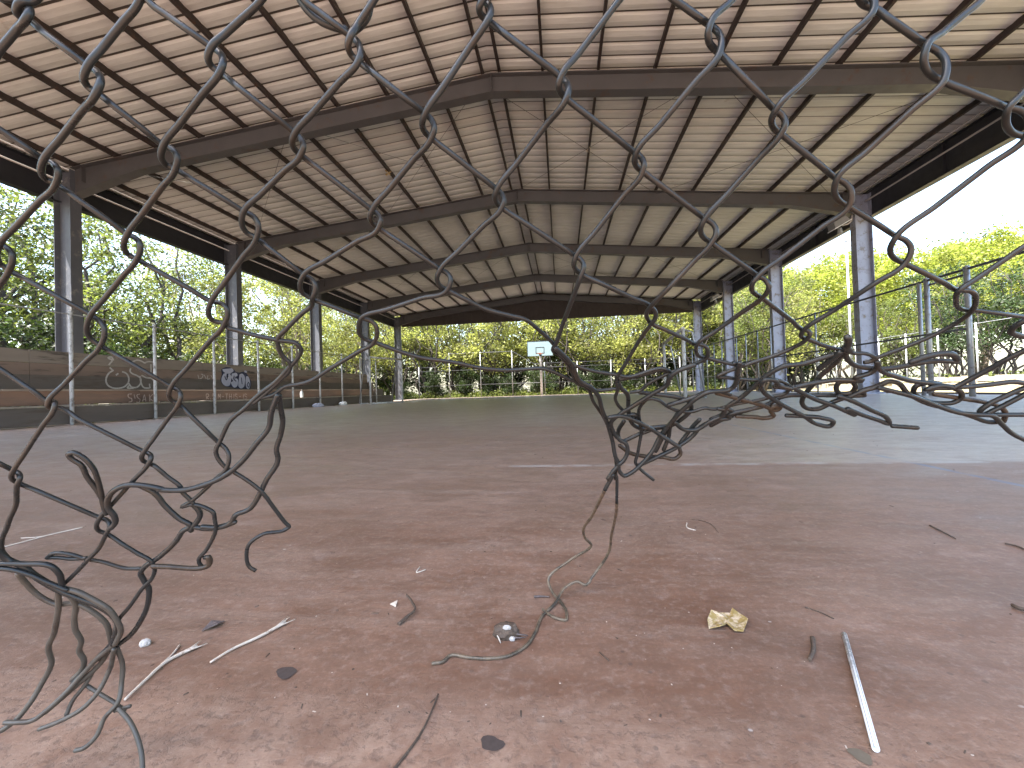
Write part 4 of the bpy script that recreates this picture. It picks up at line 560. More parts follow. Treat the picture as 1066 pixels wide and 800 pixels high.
# ------------------------------------------------------------------ bleachers with graffiti
bl = thing('bleachers', 'long dark wooden bleachers with graffiti along the left edge of the court', 'bleachers', (-10.2, 8, 0))
BL = tuple(bl.location)
def bp(name, mb, m, label=None):
    o = rel(mb, BL).build(name, m, bl)
    if label: o['label'] = label
    return o
y0, y1 = -3, 21.4
def boards(x0, x1, z0, z1, seams):
    mb = MB(); e = [y0]+list(seams)+[y1]
    for a,b in zip(e, e[1:]): mb.box((x0+rnd.uniform(-.004,.004), a+.004, z0), (x1+rnd.uniform(-.003,.003), b-.004, z1+rnd.uniform(-.006,.006)))
    return mb
bp('riser', boards(-9.78,-9.72,0.02,.355,(1.2,5.0,8.9,12.7,17)), M['board_dark'])
bp('tread', boards(-10.16,-9.70,.36,.40,(2.2,6.4,10.4,14,18)), M['tread'])
bp('riser', boards(-10.26,-10.2,.404,.685,(1.2,5.0,8.9,12.7,17)), M['board_bounce_lit'], 'lower riser with warm bounce light in its orange brown, lettered with graffiti')
bp('tread', boards(-10.52,-10.18,.69,.72,(2.2,6.4,10.4,14,18)), M['board_top'])
bp('board', boards(-10.56,-10.5,.724,1.025,(3.0,7.0,11,15,18.6)), M['board_dark'])
bp('board', boards(-10.555,-10.497,1.03,1.268,(3.0,7.0,11,15,18.6)), M['board_brown'])
bp('board', boards(-10.575,-10.505,1.275,1.525,(3.0,7.0,11,15,18.6)), M['board_top'])
for yy in (-2.9, 1, 4.9, 8.8, 12.7, 16.9, 21.3):
    mb = MB(); mb.box((-10.66,yy-.06,0),(-10.58,yy+.06,1.5)); mb.box((-10.5,yy-.05,0),(-10.3,yy+.05,.68)); mb.box((-10.15,yy-.05,0),(-9.8,yy+.05,.35))
    bp('support', mb, M['board_dark'])
# stepped end blocks
mb = MB()
mb.box((-10.9,21.45,0),(-9.8,23.2,.38)); mb.box((-10.9,21.45,.385),(-10.15,22.6,.74)); mb.box((-10.9,21.45,.745),(-10.45,22.0,1.1))
bp('end_step', mb, M['board_dark'])

def ribbon(strokes, X, w, th=.004):
    mb = MB()
    for st in strokes:
        P = [Vector((0,a,b)) for a,b in st]
        if len(P) > 2: P = spline(P, 4)
        for a,b in zip(P, P[1:]):
            d = b-a
            if d.length < 1e-5: continue
            d.normalize(); nrm = Vector((0,-d.z,d.y))*w*.5; e = d*w*.25
            vs = [a-e-nrm, b+e-nrm, b+e+nrm, a-e+nrm]
            mb.add([(X+th, v.y, v.z) for v in vs], [(0,1,2,3)])
            th += .00002
    return mb
def poly(loops, X, th):
    mb = MB()
    for lp in loops:
        P = [Vector((0,a,b)) for a,b in lp]; P = spline(P+[P[0]], 3)[:-1]
        c = sum(P, Vector())/len(P); n = len(P)
        mb.add([(X+th,c.y,c.z)]+[(X+th,p.y,p.z) for p in P], [(0,1+i,1+(i+1)%n) for i in range(n)])
    return mb
bp('graffiti_lettering', ribbon(TAG1, -10.49, .036), M['spray_white'], 'white outlined bubble letters sprayed on the boards')
bp('graffiti_lettering', ribbon(TAG2, -10.19, .022), M['spray_pink'], 'small pale tag lettering on the orange riser')
bp('graffiti_lettering', ribbon(TAG3, -10.19, .022), M['spray_pink'], 'long row of small pale letters on the orange riser')
bp('graffiti_lettering', ribbon(TAG4, -10.49, .02), M['spray_white'], 'faint pale scribble left of the lavender letters')
th = poly([THROWBACK], -10.49, .003); g1 = bp('graffiti_lettering', th, M['spray_navy'], 'lavender bubble letters with a navy outline')
a_ = poly(THROWFILL, -10.49, .008); rel(a_, BL).build('letter_fill', M['spray_lav'], g1)
a_ = ribbon(THROWLINE, -10.49, .03, .012); rel(a_, BL).build('letter_line', M['spray_navy'], g1)

# things on and by the bleachers
def lathe(mb, prof, n=14, c=(0,0,0)):
    vs = []; fs = []
    for r,z in prof:
        for k in range(n): a = 2*math.pi*k/n; vs.append((c[0]+r*math.cos(a), c[1]+r*math.sin(a), c[2]+z))
    for j in range(len(prof)-1):
        for k in range(n): fs.append((j*n+k, j*n+(k+1)%n, (j+1)*n+(k+1)%n, (j+1)*n+k))
    mb.add(vs, fs, True); return mb
bt = thing('bottle', 'white bottle standing on the bleacher tread', 'bottle', (-9.95, BOTTLE_Y, .401))
lathe(MB(), [(.0,.0),(.055,.0),(.058,.02),(.058,.16),(.05,.20),(.022,.25),(.02,.29)]).build('bottle_body', M['plastic_white'], bt)
lathe(MB(), [(.024,.29),(.024,.32),(.0,.322)]).build('cap', M['straw'], bt)
def crumple(sd, rx, ry, rz_):
    q = random.Random(sd); bm = bmesh.new(); bmesh.ops.create_icosphere(bm, subdivisions=3, radius=1)
    ph = [(Vector((q.uniform(-1,1),q.uniform(-1,1),q.uniform(-1,1))).normalized()*q.uniform(2,6), q.uniform(0,6)) for _ in range(9)]
    for v in bm.verts:
        d = 1 + sum(.09*abs(math.sin(v.co.dot(a)*1.3+b)) for a,b in ph) - .25
        v.co = Vector((v.co.x*rx*d, v.co.y*ry*d, max(v.co.z*d, -.55)*rz_ + .55*rz_))
    mb = MB(); bm.verts.ensure_lookup_table()
    mb.add([tuple(v.co) for v in bm.verts], [tuple(v.index for v in f.verts) for f in bm.faces]); bm.free(); return mb
tag(crumple(5,.14,.2,.09).build('plastic_bag', M['spray_lav'], loc=(-9.45,BAG_Y,.002)), 'crumpled pale plastic bag on the floor at the foot of the bleachers', 'bag')
tag(crumple(6,.13,.16,.09).build('paper_scrap', M['plastic_white'], loc=(-9.45,LIT_Y,.002)), 'small white crumpled paper on the floor near the end of the bleachers', 'paper')

# ------------------------------------------------------------------ fences, goals, hoop, poles
def fence(name, label, post_list, rails, group=None, mp='galv', mr='galv'):
    loc = (*post_list[0][0][:2], 0)
    t = thing(name, label, 'fence', loc, group)
    for (p, h, r) in post_list:
        mb = MB(); mb.tube([(p[0],p[1],p[2]),(p[0],p[1],p[2]+h)], r, 8)
        lathe(mb, [(r*1.15,h),(r*1.1,h+r*.6),(0,h+r*1.1)], 8, p); rel(mb, loc).build('post', M[mp], t)
    for (pts, r) in rails:
        mb = MB(); mb.tube(pts, r, 6); rel(mb, loc).build('rail', M[mr], t)
    return t
LY = [7.05+1.69*k for k in range(-5,9)]
fence('pipe_fence', 'white flaking pipe fence in front of the graffiti bleachers', [((-9.6,y,.003),2.24,.033) for y in LY], [([(-9.6,LY[0],2.19),(-9.6,LY[-1],2.19)],.014)], mp='post_white', mr='galv')
RY = [3.4,6.4,9.43,10.36,14.5,17.4,18.5,19.6,20.6,22.4,23.5,24.6,25.8,27.2,28.6]
pl = [((8.3,y,.003), 2.62, .05 if 9<y<11 else .028) for y in RY]+[((8.3,10.56,.003),2.56,.04)]
fence('pipe_fence', 'tall dark railed pipe fence along the right side of the court', pl,
      [([(8.3,3.4,2.60),(8.3,28.6,2.60)],.026), ([(8.27,9.43,1.38),(8.27,28.6,1.38)],.022), ([(8.33,9.43,2.50),(8.33,10.36,2.50)],.024)], mp='galv', mr='dark_pipe')

BY = [(-11 + 2.45*k) for k in range(10)]
hb = lambda x: 2.45 if (x < -9.6 or x > -2.4) else 3.45
fence('pipe_fence', 'backstop pipe fence with raised middle behind the basketball hoop', [((x,31.1,-.06), hb(x)+.05, .03) for x in BY if x<=11],
      [([(-11,31.1,2.4),(-9.6,31.1,2.4),(-8.5,31.1,3.4),(-3.6,31.1,3.4),(-2.0,31.1,2.4),(11.05,31.1,2.4)],.024), ([(-11,31.1,2.1),(11.05,31.1,2.1)],.02), ([(-11,31.1,.95),(11.05,31.1,.95)],.02)], mp='galv', mr='dark_pipe')
FY = [6+2.05*k for k in range(22)]
fence('perimeter_fence', 'far pale pipe fence in front of the sunlit trees on the right', [((20.0,y,-.08), 3.05, .034) for y in FY], [([(20,FY[0],2.95),(20,FY[-1],2.95)],.012)], mp='post_white', mr='galv')

def goal(name, label, a, b, h, depth, r=.045):
    t = thing(name, label, 'goal', (a[0],a[1],0)); a = Vector((*a,0)); b = Vector((*b,0)); d = (b-a).normalized(); n = Vector((d.y,-d.x,0))*depth
    for p in (a,b):
        mb = MB(); mb.tube([p+Vector((0,0,.003)), p+Vector((0,0,h))], r, 10); rel(mb,t.location).build('goal_post', M['post_white'], t)
        mb = MB(); mb.tube([p+Vector((0,0,h-.02)), p+n*.45+Vector((0,0,h-.12)), p+n+Vector((0,0,.04))], r*.55, 8); rel(mb,t.location).build('stay', M['galv'], t)
    mb = MB(); mb.tube([a+Vector((0,0,h)), b+Vector((0,0,h))], r, 10); rel(mb,t.location).build('crossbar', M['post_white'], t)
    mb = MB(); mb.tube([a+n+Vector((0,0,.04)), b+n+Vector((0,0,.04))], r*.55, 8); rel(mb,t.location).build('ground_bar', M['galv'], t)
    return t
gl = goal('ball_goal', 'white pipe goal frame at the far left corner of the court', (-8.06,16.7), (-7.35,18.45), 2.02, -.7, .04)
mb = MB(); mb.tube([(-8.06,16.7,.045),(-7.35,18.45,.045)], .035, 8); rel(mb, gl.location).build('ground_bar', M['post_white'], gl)
goal('ball_goal', 'white pipe goal frame on the right side of the court, seen almost edge on', (3.58,12.5), (4.02,16.6), 2.06, .55, .055)

hp_ = thing('basketball_hoop', 'basketball hoop with pale blue backboard on a flaking white pole at the far end', 'basketball hoop', (-1.45, 30.35, 0))
mb = MB(); mb.box((-.915,-.14,2.9),(.915,-.10,3.97)); bb = mb.build('backboard', M['backboard'], hp_)
mb = MB()
for a,b in (((-.945,-.152,2.87),(.945,-.095,2.9)),((-.945,-.152,3.97),(.945,-.095,4.0)),((-.945,-.152,2.9),(-.915,-.095,3.97)),((.915,-.152,2.9),(.945,-.095,3.97))): mb.box(a,b)
mb.build('border', M['black'], bb)
mb = MB()
for a,b in (((-.32,-.146,3.06),(.32,-.142,3.11)),((-.32,-.146,3.49),(.32,-.142,3.54)),((-.32,-.146,3.11),(-.27,-.142,3.49)),((.27,-.146,3.11),(.32,-.142,3.49))): mb.box(a,b)
mb.build('target_square', M['black'], bb)
mb = MB(); mb.tube([(.235*math.cos(w),-.42+.235*math.sin(w),3.05) for w in [2*math.pi*k/20 for k in range(21)]], .012, 6); mb.box((-.08,-.19,2.98),(.08,-.145,3.10)); mb.build('rim', M['rim'], hp_)
mb = MB(); mb.tube([(0,.55,-.04),(0,.55,2.6),(0,.35,3.2),(0,-.08,3.45)], .10, 12, r1=.07); mb.build('pole', M['post_white'], hp_)
for s in (-1,1):
    mb = MB(); mb.tube([(s*.1,.5,2.5),(s*.5,-.09,3.1)], .03, 8); mb.build('strut', M['galv'], hp_)

lp = thing('light_pole', 'tall thin white pole standing among trees beyond the right fence', 'pole', (21.0, 32.6, -.1))
mb = MB(); mb.tube([(0,0,0),(0,0,10.6)], .085, 10, r1=.06); mb.build('shaft', M['post_white'], lp)
mb = MB(); mb.tube([(0,0,10.6),(0,0,10.75)], .08, 10); mb.build('pole_cap', M['lamp_grey'], lp)

# low stone wall beyond the grass on the right
mb = MB()
q = random.Random(4)
y = 2.0
while y < 40:
    l = q.uniform(.35,.8)
    for z0,z1 in ((-.1,.18),(.185,.42)):
        dx = q.uniform(-.05,.05); mb.box((18.4+dx, y, z0),(18.85+dx, y+l-.02, z1+q.uniform(-.04,.03)))
    y += l
tag(mb.build('stone_wall', M['stone']), 'low pale stone wall at the edge of the sunlit grass on the right', 'wall')

# ------------------------------------------------------------------ vegetation
def leafquad(vs, fs, c, size, q, up=.35):
    d = Vector((q.gauss(0,1),q.gauss(0,1),q.gauss(0,.7)-.15)).normalized()
    nn = Vector((q.gauss(0,1),q.gauss(0,1),q.gauss(0,1)+up)); s = d.cross(nn); 
    if s.length < 1e-4: return
    s.normalize(); l = size*q.uniform(.7,1.35); w = l*q.uniform(.34,.55)
    o = len(vs)
    vs += [tuple(c-d*l*.5), tuple(c+s*w*.5), tuple(c+d*l*.5), tuple(c-s*w*.5)]; fs.append((o,o+1,o+2,o+3))
def limb(mb, a, b, r0, r1, q, wob=.12, seg=5, n=6):
    a = Vector(a); b = Vector(b); L = (b-a).length; pts = []
    for i in range(seg+1):
        t = i/seg; p = a.lerp(b,t)
        if 0 < i: p += Vector((q.gauss(0,1),q.gauss(0,1),q.gauss(0,.4)))*wob*L*.12*(1 if i<seg else .5)
        pts.append(p)
    mb.tube(pts, r0, n, True, r1); return pts
def make_tree(sd, h, spread, stems, r0, clumps, per, lsz, csz, lean=.25, low=.25, top_bias=1.0, dome=False, dens=1.0):
    q = random.Random(sd); tr = MB(); vs = []; fs = []
    tips = []
    for k in range(stems):
        an = 2*math.pi*(k+q.random()*.7)/stems; b0 = Vector((math.cos(an),math.sin(an),0))*(.06+.04*stems)*r0*8
        hh = h*q.uniform(.7,.97); le = lean*h*q.uniform(.3,1.1)
        t = Vector((math.cos(an)*le, math.sin(an)*le, hh))
        pts = limb(tr, b0-Vector((0,0,.15)), t, r0*q.uniform(.7,1.1), r0*.18, q, .35, 7, 7)
        for j in range(q.randint(3,5)):
            i = q.randint(2,6); p = pts[i]; a2 = q.uniform(0,6.28); L = spread*q.uniform(.4,.9)*(1-.5*i/7)
            e = p + Vector((math.cos(a2)*L, math.sin(a2)*L, L*q.uniform(.25,.9)))
            bp_ = limb(tr, p, e, r0*.38*(1-.08*i), r0*.1, q, .5, 4, 5); tips.append(e); tips.append(bp_[2])
            for jj in range(2):
                e2 = e + Vector((q.gauss(0,1),q.gauss(0,1),q.uniform(-.2,.9)))*spread*.28; limb(tr, bp_[3], e2, r0*.15, r0*.05, q, .4, 3, 4); tips.append(e2)
        tips.append(t)
    cl = []
    for k in range(clumps):
        if dome:
            a = q.uniform(0,6.28); u = q.random()**.5; zz = q.uniform(-.55,1)
            rr = spread*math.sqrt(max(0,1-zz*zz*.92))*(.55+.45*u)
            c = Vector((math.cos(a)*rr, math.sin(a)*rr, h*(low+(1-low)*.5) + zz*h*(1-low)*.5)); 
        else:
            c = q.choice(tips) + Vector((q.gauss(0,1),q.gauss(0,1),q.gauss(0,.7)))*spread*.16
            if c.z < h*low: c.z = h*low + q.random()*h*.2
        cl.append((c, csz*q.uniform(.55,1.35)))
    for c,s in cl:
        n = int(per*q.uniform(.6,1.3)*dens)
        fl_ = q.uniform(.45,.8)
        for i in range(n):
            v = Vector((q.gauss(0,1),q.gauss(0,1),q.gauss(0,1)*fl_)); v = v.normalized()*(q.random()**.45)
            leafquad(vs, fs, c+v*s*Vector((1,1,1)).length/1.73, lsz, q)
    cr = MB(); cr.add(vs, fs); return tr.mesh('trunk'), cr.mesh('crown')
KIND = {}
def kind(name, variants, leaf, bark):
    L = []
    for v in variants:
        t, c = make_tree(**v); t.materials.append(M[bark]); c.materials.append(M[leaf]); L.append((t,c))
    KIND[name] = L
kind('hill', [dict(sd=s, h=13.5, spread=4.9, stems=2, r0=.22, clumps=150, per=85, lsz=.30, csz=1.2, lean=.12, low=.22, dome=True) for s in (1,2,3,4)], 'leaf_hill', 'bark')
kind('back', [dict(sd=s, h=8.2, spread=2.6, stems=8, r0=.085, clumps=88, per=58, lsz=.20, csz=.70, lean=.30, low=.10) for s in (21,22,23,24)], 'leaf_back', 'bark_dark')
kind('side', [dict(sd=s, h=9.5, spread=3.3, stems=4, r0=.14, clumps=125, per=62, lsz=.15, csz=.66, lean=.24, low=.16) for s in (31,32,33)], 'leaf_side', 'bark_dark')
kind('thin', [dict(sd=s, h=10.5, spread=2.4, stems=4, r0=.08, clumps=105, per=52, lsz=.16, csz=.62, lean=.16, low=.2) for s in (41,42,43)], 'leaf_back', 'bark_pale')
kind('shrub', [dict(sd=s, h=3.0, spread=1.4, stems=5, r0=.03, clumps=90, per=60, lsz=.13, csz=.45, lean=.32, low=.05) for s in (51,52,53)], 'leaf_dark', 'bark')
cnt = {}
def plant(k, name, x, y, label, cat, group, sc=1.0, leaf=None, zs=None):
    i = cnt.get(k,0); cnt[k] = i+1; t, c = KIND[k][i % len(KIND[k])]
    o = thing(name, label, cat, (x,y,-.1), group); o.rotation_euler = (0,0,rnd.uniform(0,6.28)); o.scale = (sc,sc,zs or sc*rnd.uniform(.95,1.06))
    for nm,me in (('trunk',t),('crown',c)):
        b = bpy.data.objects.new(nm, me); COL.objects.link(b); b.parent = o
        if leaf and nm == 'crown':
            b.material_slots[0].link = 'OBJECT'; b.material_slots[0].material = M[leaf]
    return o
HILL = 'sunlit trees on the slope beyond the right fence'
for (x,y,s) in [(25,52,1.0),(30,47,.98),(35.5,50,1.05),(40,44,.98),(44,49,1.08),(49,42,.98),(54,45,1.05),(59,38,1.0),(46,33,.9),(52,28,.95),(60,30,1.05),(55,20,.98),(47,20,.85),(38,36,.86),(31,39,.80),(24,43,.78),(64,50,1.12),(36,58,1.15),(28,60,1.1),(50,55,1.15),(62,14,1.0),(50,9,.9),(20,48,.75)]:
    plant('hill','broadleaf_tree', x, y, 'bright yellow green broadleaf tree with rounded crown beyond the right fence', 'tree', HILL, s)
FRONT = 'darker low trees under the sunlit ones on the right'
for (x,y,s) in [(23.5,14,.78),(23.2,17.5,.72),(23.8,21,.8),(23.2,24.5,.74),(23.8,28,.8),(23.4,31.5,.78),(24,35,.82),(23.6,39,.8),(26.5,19,.9),(26.8,26,.92),(27,33,.95),(26.5,12,.9),(23.6,10.5,.8),(24,43,.85)]:
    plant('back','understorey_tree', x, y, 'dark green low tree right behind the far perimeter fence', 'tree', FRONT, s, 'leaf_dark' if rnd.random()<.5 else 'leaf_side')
BACK = 'many stemmed trees behind the basketball hoop'
q = random.Random(77)
for i in range(13):
    x = -14.5 + 2.75*i + q.uniform(-.7,.7); plant('back','multistem_tree', x, 34.2+q.uniform(-.8,1.2), 'slender many stemmed tree with yellow green leaves behind the backstop fence', 'tree', BACK, q.uniform(1.05,1.25))
for i in range(11):
    x = -17 + 3.6*i + q.uniform(-.9,.9); plant('back','multistem_tree', x, 39+q.uniform(-1.2,2), 'slender many stemmed tree with yellow green leaves behind the backstop fence', 'tree', BACK, q.uniform(1.35,1.6))
MIDB = 'rounded dark shrubs filling the gaps under the trees behind the hoop'
for i in range(18):
    x = -25 + 2.6*i + q.uniform(-.6,.6); plant('shrub','rounded_shrub', x, 37+q.uniform(-.6,1.2), 'rounded dark shrub between the trunks deeper behind the backstop fence', 'shrub', MIDB, q.uniform(1.2,1.6), 'leaf_side' if i%3==0 else None)
FLB = 'shrubs under the slender trees at the far left'
for i in range(9):
    plant('shrub','bushy_shrub', -22+q.uniform(-1,1), 14+2.7*i+q.uniform(-.5,.5), 'bushy green shrub beneath the slender trees at the far left', 'shrub', FLB, q.uniform(1.1,1.5), 'leaf_side')
DEEP = 'dense trees filling the gaps far behind the hoop'
for i in range(12):
    x = -24 + 4.4*i + q.uniform(-1,1); plant('back','background_tree', x, 46+q.uniform(-2,2.5), 'dim dense tree deep in the wood behind the court', 'tree', DEEP, q.uniform(1.25,1.6), 'leaf_side', None)
LOWB = 'low dark shrubs at the foot of the trees behind the hoop'
for i in range(15):
    x = -12 + 1.9*i + q.uniform(-.6,.6); plant('shrub','leafy_shrub', x, 32.3+q.uniform(-.3,.8), 'low dark leafy shrub growing against the backstop fence', 'shrub', LOWB, q.uniform(.45,.75))
SIDE = 'leafy trees beyond the bleachers'
for (x,y,s) in [(-17.2,3.6,1.0),(-17.6,7.8,1.0),(-17.0,11.4,.92),(-19.5,13.6,1.1),(-17.3,16.4,.96),(-21,9.4,1.1),(-22,3,1.1),(-16.5,-1.0,1.0)]:
    plant('side','leafy_tree', x, y, 'leafy green tree with pale branching trunk beyond the graffiti bleachers', 'tree', SIDE, s)
SDEEP = 'shaded trees deep behind the left trees'
for (x,y,s) in [(-26,-2,1.1),(-25.5,5,1.1),(-26,11,1.1),(-25,17,1.1),(-27,23,1.15),(-26,29,1.15),(-25,36,1.3),(-31,8,1.2),(-32,19,1.25)]:
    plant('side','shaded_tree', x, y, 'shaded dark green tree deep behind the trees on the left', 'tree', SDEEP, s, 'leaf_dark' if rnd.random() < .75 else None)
THIN = 'slender trees at the far left of the court'
for (x,y,s) in [(-14.2,20.5,1.0),(-15.6,23.6,1.05),(-13.8,26.6,.95),(-17.2,19.8,1.0),(-18,26,1.1),(-14.8,30,1.0),(-20,30.5,1.1),(-21,21,1.05),(-19,35,1.1)]:
    plant('thin','slender_tree', x, y, 'slender pale stemmed tree with sparse leaves at the far left of the court', 'tree', THIN, s)
SHL = 'dark shrubs behind the bleachers'
for (x,y,s) in [(-13.0,5.0,.95),(-13.2,7.0,.8),(-13.2,9.2,.9),(-13.6,12.0,.8),(-13.4,14.6,.72),(-13.3,2.6,1.0),(-13.6,18.0,.7),(-13.2,20.6,.65)]:
    plant('shrub','leafy_shrub', x, y, 'dark leafy shrub growing close behind the bleachers', 'shrub', SHL, s)
RN = 'trees at the far right corner of the court'
for (x,y,s) in [(12.5,31.5,.95),(14.5,35,1.1),(12.2,27,.8),(17,38.5,1.15)]:
    plant('back','multistem_tree', x, y, 'bushy many stemmed tree at the far right corner outside the court', 'tree', RN, s, 'leaf_side')

# low ground cover nobody could count
q = random.Random(314); vs = []; fs = []
def cover(x0, x1, y0, y1, n, hmax, sz):
    for i in range(n):
        x = q.uniform(x0,x1); y = q.uniform(y0,y1)
        z = -.1 + hmax*(.35+.65*abs(math.sin(x*1.7+y*.6)*math.cos(x*.53-y*.9)))*q.random()**1.2
        leafquad(vs, fs, Vector((x,y,z)), sz, q, 1.0)
cover(-14, 12, 31.0, 35.5, 15000, .75, .17)
cover(-14, 12, 35.5, 42, 6000, .9, .26)
cover(-16, -11.9, -2, 31, 9000, .6, .16)
cover(-24, -16, 0, 36, 7000, .8, .24)
cover(20.8, 27, 8, 45, 12000, .8, .24)
cv = MB(); cv.add(vs, fs); tag(cv.build('undergrowth', M['leaf_side']), 'low leafy undergrowth around the feet of the trees', 'undergrowth', kind='stuff')

# ------------------------------------------------------------------ torn chain-link fence in front
fn = thing('chain_link_fence', 'torn dark chain link fence right in front of the viewer with a ragged hole', 'fence', (0,.3,0))
FL = tuple(fn.location); RAD = .00198
wm = MB()
for nm,r,pts in WIRES:
    if nm == 'picket': wm.tube(spline(pts, 7), RAD*r, 10)
rel(wm, FL).build('wire_mesh', M['wire'], fn)
def wire(mb, pts, r):
    P = spline(pts, 7); a = (P[0]-P[1]).normalized(); b = (P[-1]-P[-2]).normalized()
    P = [P[0]+a*r*.75, P[0]+a*r*.5] + P + [P[-1]+b*r*.5, P[-1]+b*r*.75]; n = len(P)-1
    mb.tube(P, lambda u: r*(.4 if round(u*n) in (0,n) else .8 if round(u*n) in (1,n-1) else 1), 10)
for i,(nm,r,pts) in enumerate(WIRES):
    if nm != 'picket':
        mb = MB(); wire(mb, pts, RAD*r*(1.3 if max(p[1] for p in pts) > .36 else 1.1)); rel(mb, FL).build('loose_wire', M['wire_bare'] if nm == 'bare' else M['wire_low_lit'] if sum(p[2] for p in pts)/len(pts) < .2 else M['wire_brown'] if i % 13 == 4 else M['wire'], fn)  # strands near the floor get the paler, painted-lit wire

# ------------------------------------------------------------------ litter on the floor
def strand(name, P, r, m, label, cat, group=None, z=None, r1=None, arch=0):
    n = len(P); pts = [(x,y,r+.0005+arch*math.sin(math.pi*i/max(1,n-1))) for i,(x,y) in enumerate(P)]
    mb = MB(); mb.tube(spline(pts,5) if n>2 else pts, r, 7, True, r1)
    return tag(mb.build(name, M[m]), label, cat, group)
# leaf: curled dry leaf
L = [(x,y) for x,y in LEAF]; hz = [.009,.004,.004,.008,.006,.009,.003,.004,.007,.006,.009,.002,.007]
cx = sum(p[0] for p in L)/len(L); cy = sum(p[1] for p in L)/len(L)
mb = MB(); inner = [(cx+(x-cx)*.52, cy+(y-cy)*.52) for x,y in L]; n = len(L)
vs = [(x,y,h+.001) for (x,y),h in zip(L,hz)] + [(x,y,.0042+.0018*math.sin(i*1.9)) for i,(x,y) in enumerate(inner)] + [(cx,cy,.005)]
mb.add(vs, [(i,(i+1)%n,n+(i+1)%n,n+i) for i in range(n)] + [(n+i,n+(i+1)%n,2*n) for i in range(n)])
lf = tag(mb.build('dry_leaf', M['leaf_yellow']), 'curled yellow dry leaf with pale edges on the red floor', 'leaf')
so = lf.modifiers.new('thick','SOLIDIFY'); so.thickness = .0012; so.offset = 0
# white plastic straw, hollow
(ax,ay),(bx,by) = STRAW; st = thing('drinking_straw', 'long white straw lying on the red floor at the lower right', 'straw', (ax,ay,0))
mb = MB(); mb.tube([(0,0,.0052),((bx-ax),(by-ay),.0052)], .0036, 12, False); so_ = mb.build('straw_tube', M['plastic_white'], st)
so2 = so_.modifiers.new('thick','SOLIDIFY'); so2.thickness = .0006
mb = MB(); 
for k in (-.0018,.0018): mb.tube([(k,0,.0084),(bx-ax+k,by-ay,.0084)], .00035, 5)
mb.build('ridge', M['lamp_grey'], st)
# black and white crumpled scrap with two prongs
(sx,sy), = SCRAP; sr = thing('crumpled_scrap', 'small black and white crumpled scrap beside the end of the loose wire', 'scrap', (sx,sy,0))
crumple(12,.017,.013,.012).build('dark_lump', M['twig'], sr)
for k,(px_,py_,pz_,a_,b_,c_) in enumerate(((.003,-.0095,.0165,.0055,.0025,.0035),(.004,-.0125,.008,.0035,.002,.0025),(.0115,-.0135,.001,.0038,.0026,.0034))):
    fl_ = crumple(60+k, a_, b_, c_).build('white_flake', M['pebble'], sr, (px_,py_,pz_))
mb = MB(); mb.tube([(.008,-.006,.008),(.022,-.007,.007),(.037,-.004,.004)], .0022, 6, True, .0007); mb.tube([(.008,-.012,.005),(.022,-.011,.004),(.034,-.007,.003)], .0018, 6, True, .0006); mb.build('prong', M['greyleaf'], sr)
mb = MB(); mb.tube([(-.016,-.004,.012),(-.012,-.014,.008),(-.006,-.022,.001)], .0018, 6, True, .0008); mb.build('prong', M['straw'], sr)

strand('twig', LONGTWIG, .0011, 'twig', 'long thin dark twig reaching the bottom edge, left of the floor stain', 'twig', r1=.0016)
strand('twig', CURLTWIG, .0030, 'twig', 'short curled dark twig left of the crumpled scrap', 'twig', r1=.0018, arch=.003)
strand('twig', PODTWIG, .0036, 'twig', 'stubby brown twig between the yellow leaf and the white straw', 'twig', r1=.0026)
strand('twig', RTWIG, .0020, 'twig', 'dark bent twig on the floor at the right, beyond the white straw', 'twig', r1=.0014)
strand('twig', RTWIG2, .0018, 'twig', 'dark twig at the right edge of the picture above the others there', 'twig')
strand('twig', RTWIG3, .0030, 'twig', 'thick dark twig stub at the right edge near the white straw', 'twig')
def stalk(P, label, fray, cat='grass stalk'):
    t = thing('grass_stalk', label, cat, (P[0][0],P[0][1],0))
    pts = [(x-P[0][0],y-P[0][1],.0035) for x,y in P]
    mb = MB(); mb.tube(spline(pts,5), .0015, 7, True, .0028); mb.build('stem', M['straw'], t)
    d = Vector(pts[-1])-Vector(pts[-2])
    for k in fray:
        mb = MB(); e = Vector(pts[-2]).lerp(Vector(pts[-1]),.55); 
        s = Vector((-d.y,d.x,0)).normalized(); mb.tube([e, e+d*.4+s*k*.5, e+d*.75+s*k], .0014, 6, True, .0006); mb.build('fibre', M['straw'], t)
    return t
stalk(STALK1, 'split pale dry stalk leaning out from the wire bundle at the lower left', (.012,-.008))
stalk(STALK2, 'pale dry stalk with frayed end to the right of the wire bundle', (.008,-.008,.014))
strand('dry_fibre', STALK1B, .0014, 'straw', 'short pale fibre beside the split dry stalk', 'fibre')
strand('dry_fibre', STRAW2, .0018, 'straw', 'long pale dry fibre behind the lower left wires', 'fibre')
strand('dry_fibre', STRAW3, .0012, 'straw', 'thin pale fibre lying along the long one behind the wires', 'fibre')
strand('dry_fibre', FIB1, .0014, 'straw', 'tiny hooked pale fibre on the floor right of the hanging wire', 'fibre')
strand('dry_fibre', FIB2, .0008, 'twig', 'hair thin dark fibre arching over the tiny hooked pale one', 'fibre')
strand('dry_fibre', FIB3, .0012, 'straw', 'small pale bent fibre in the middle of the floor left of the wire loop', 'fibre')
strand('dry_fibre', FIB4, .0010, 'twig', 'thin dark fibre beyond the stubby brown twig', 'fibre')
strand('dry_fibre', FIB5, .0009, 'twig', 'thin dark fibre between the wire end and the yellow leaf', 'fibre')
strand('dry_leaf', DARKLEAF, .0024, 'greyleaf', 'narrow dark leaf sliver beside the wire loop on the floor', 'leaf', r1=.0012)
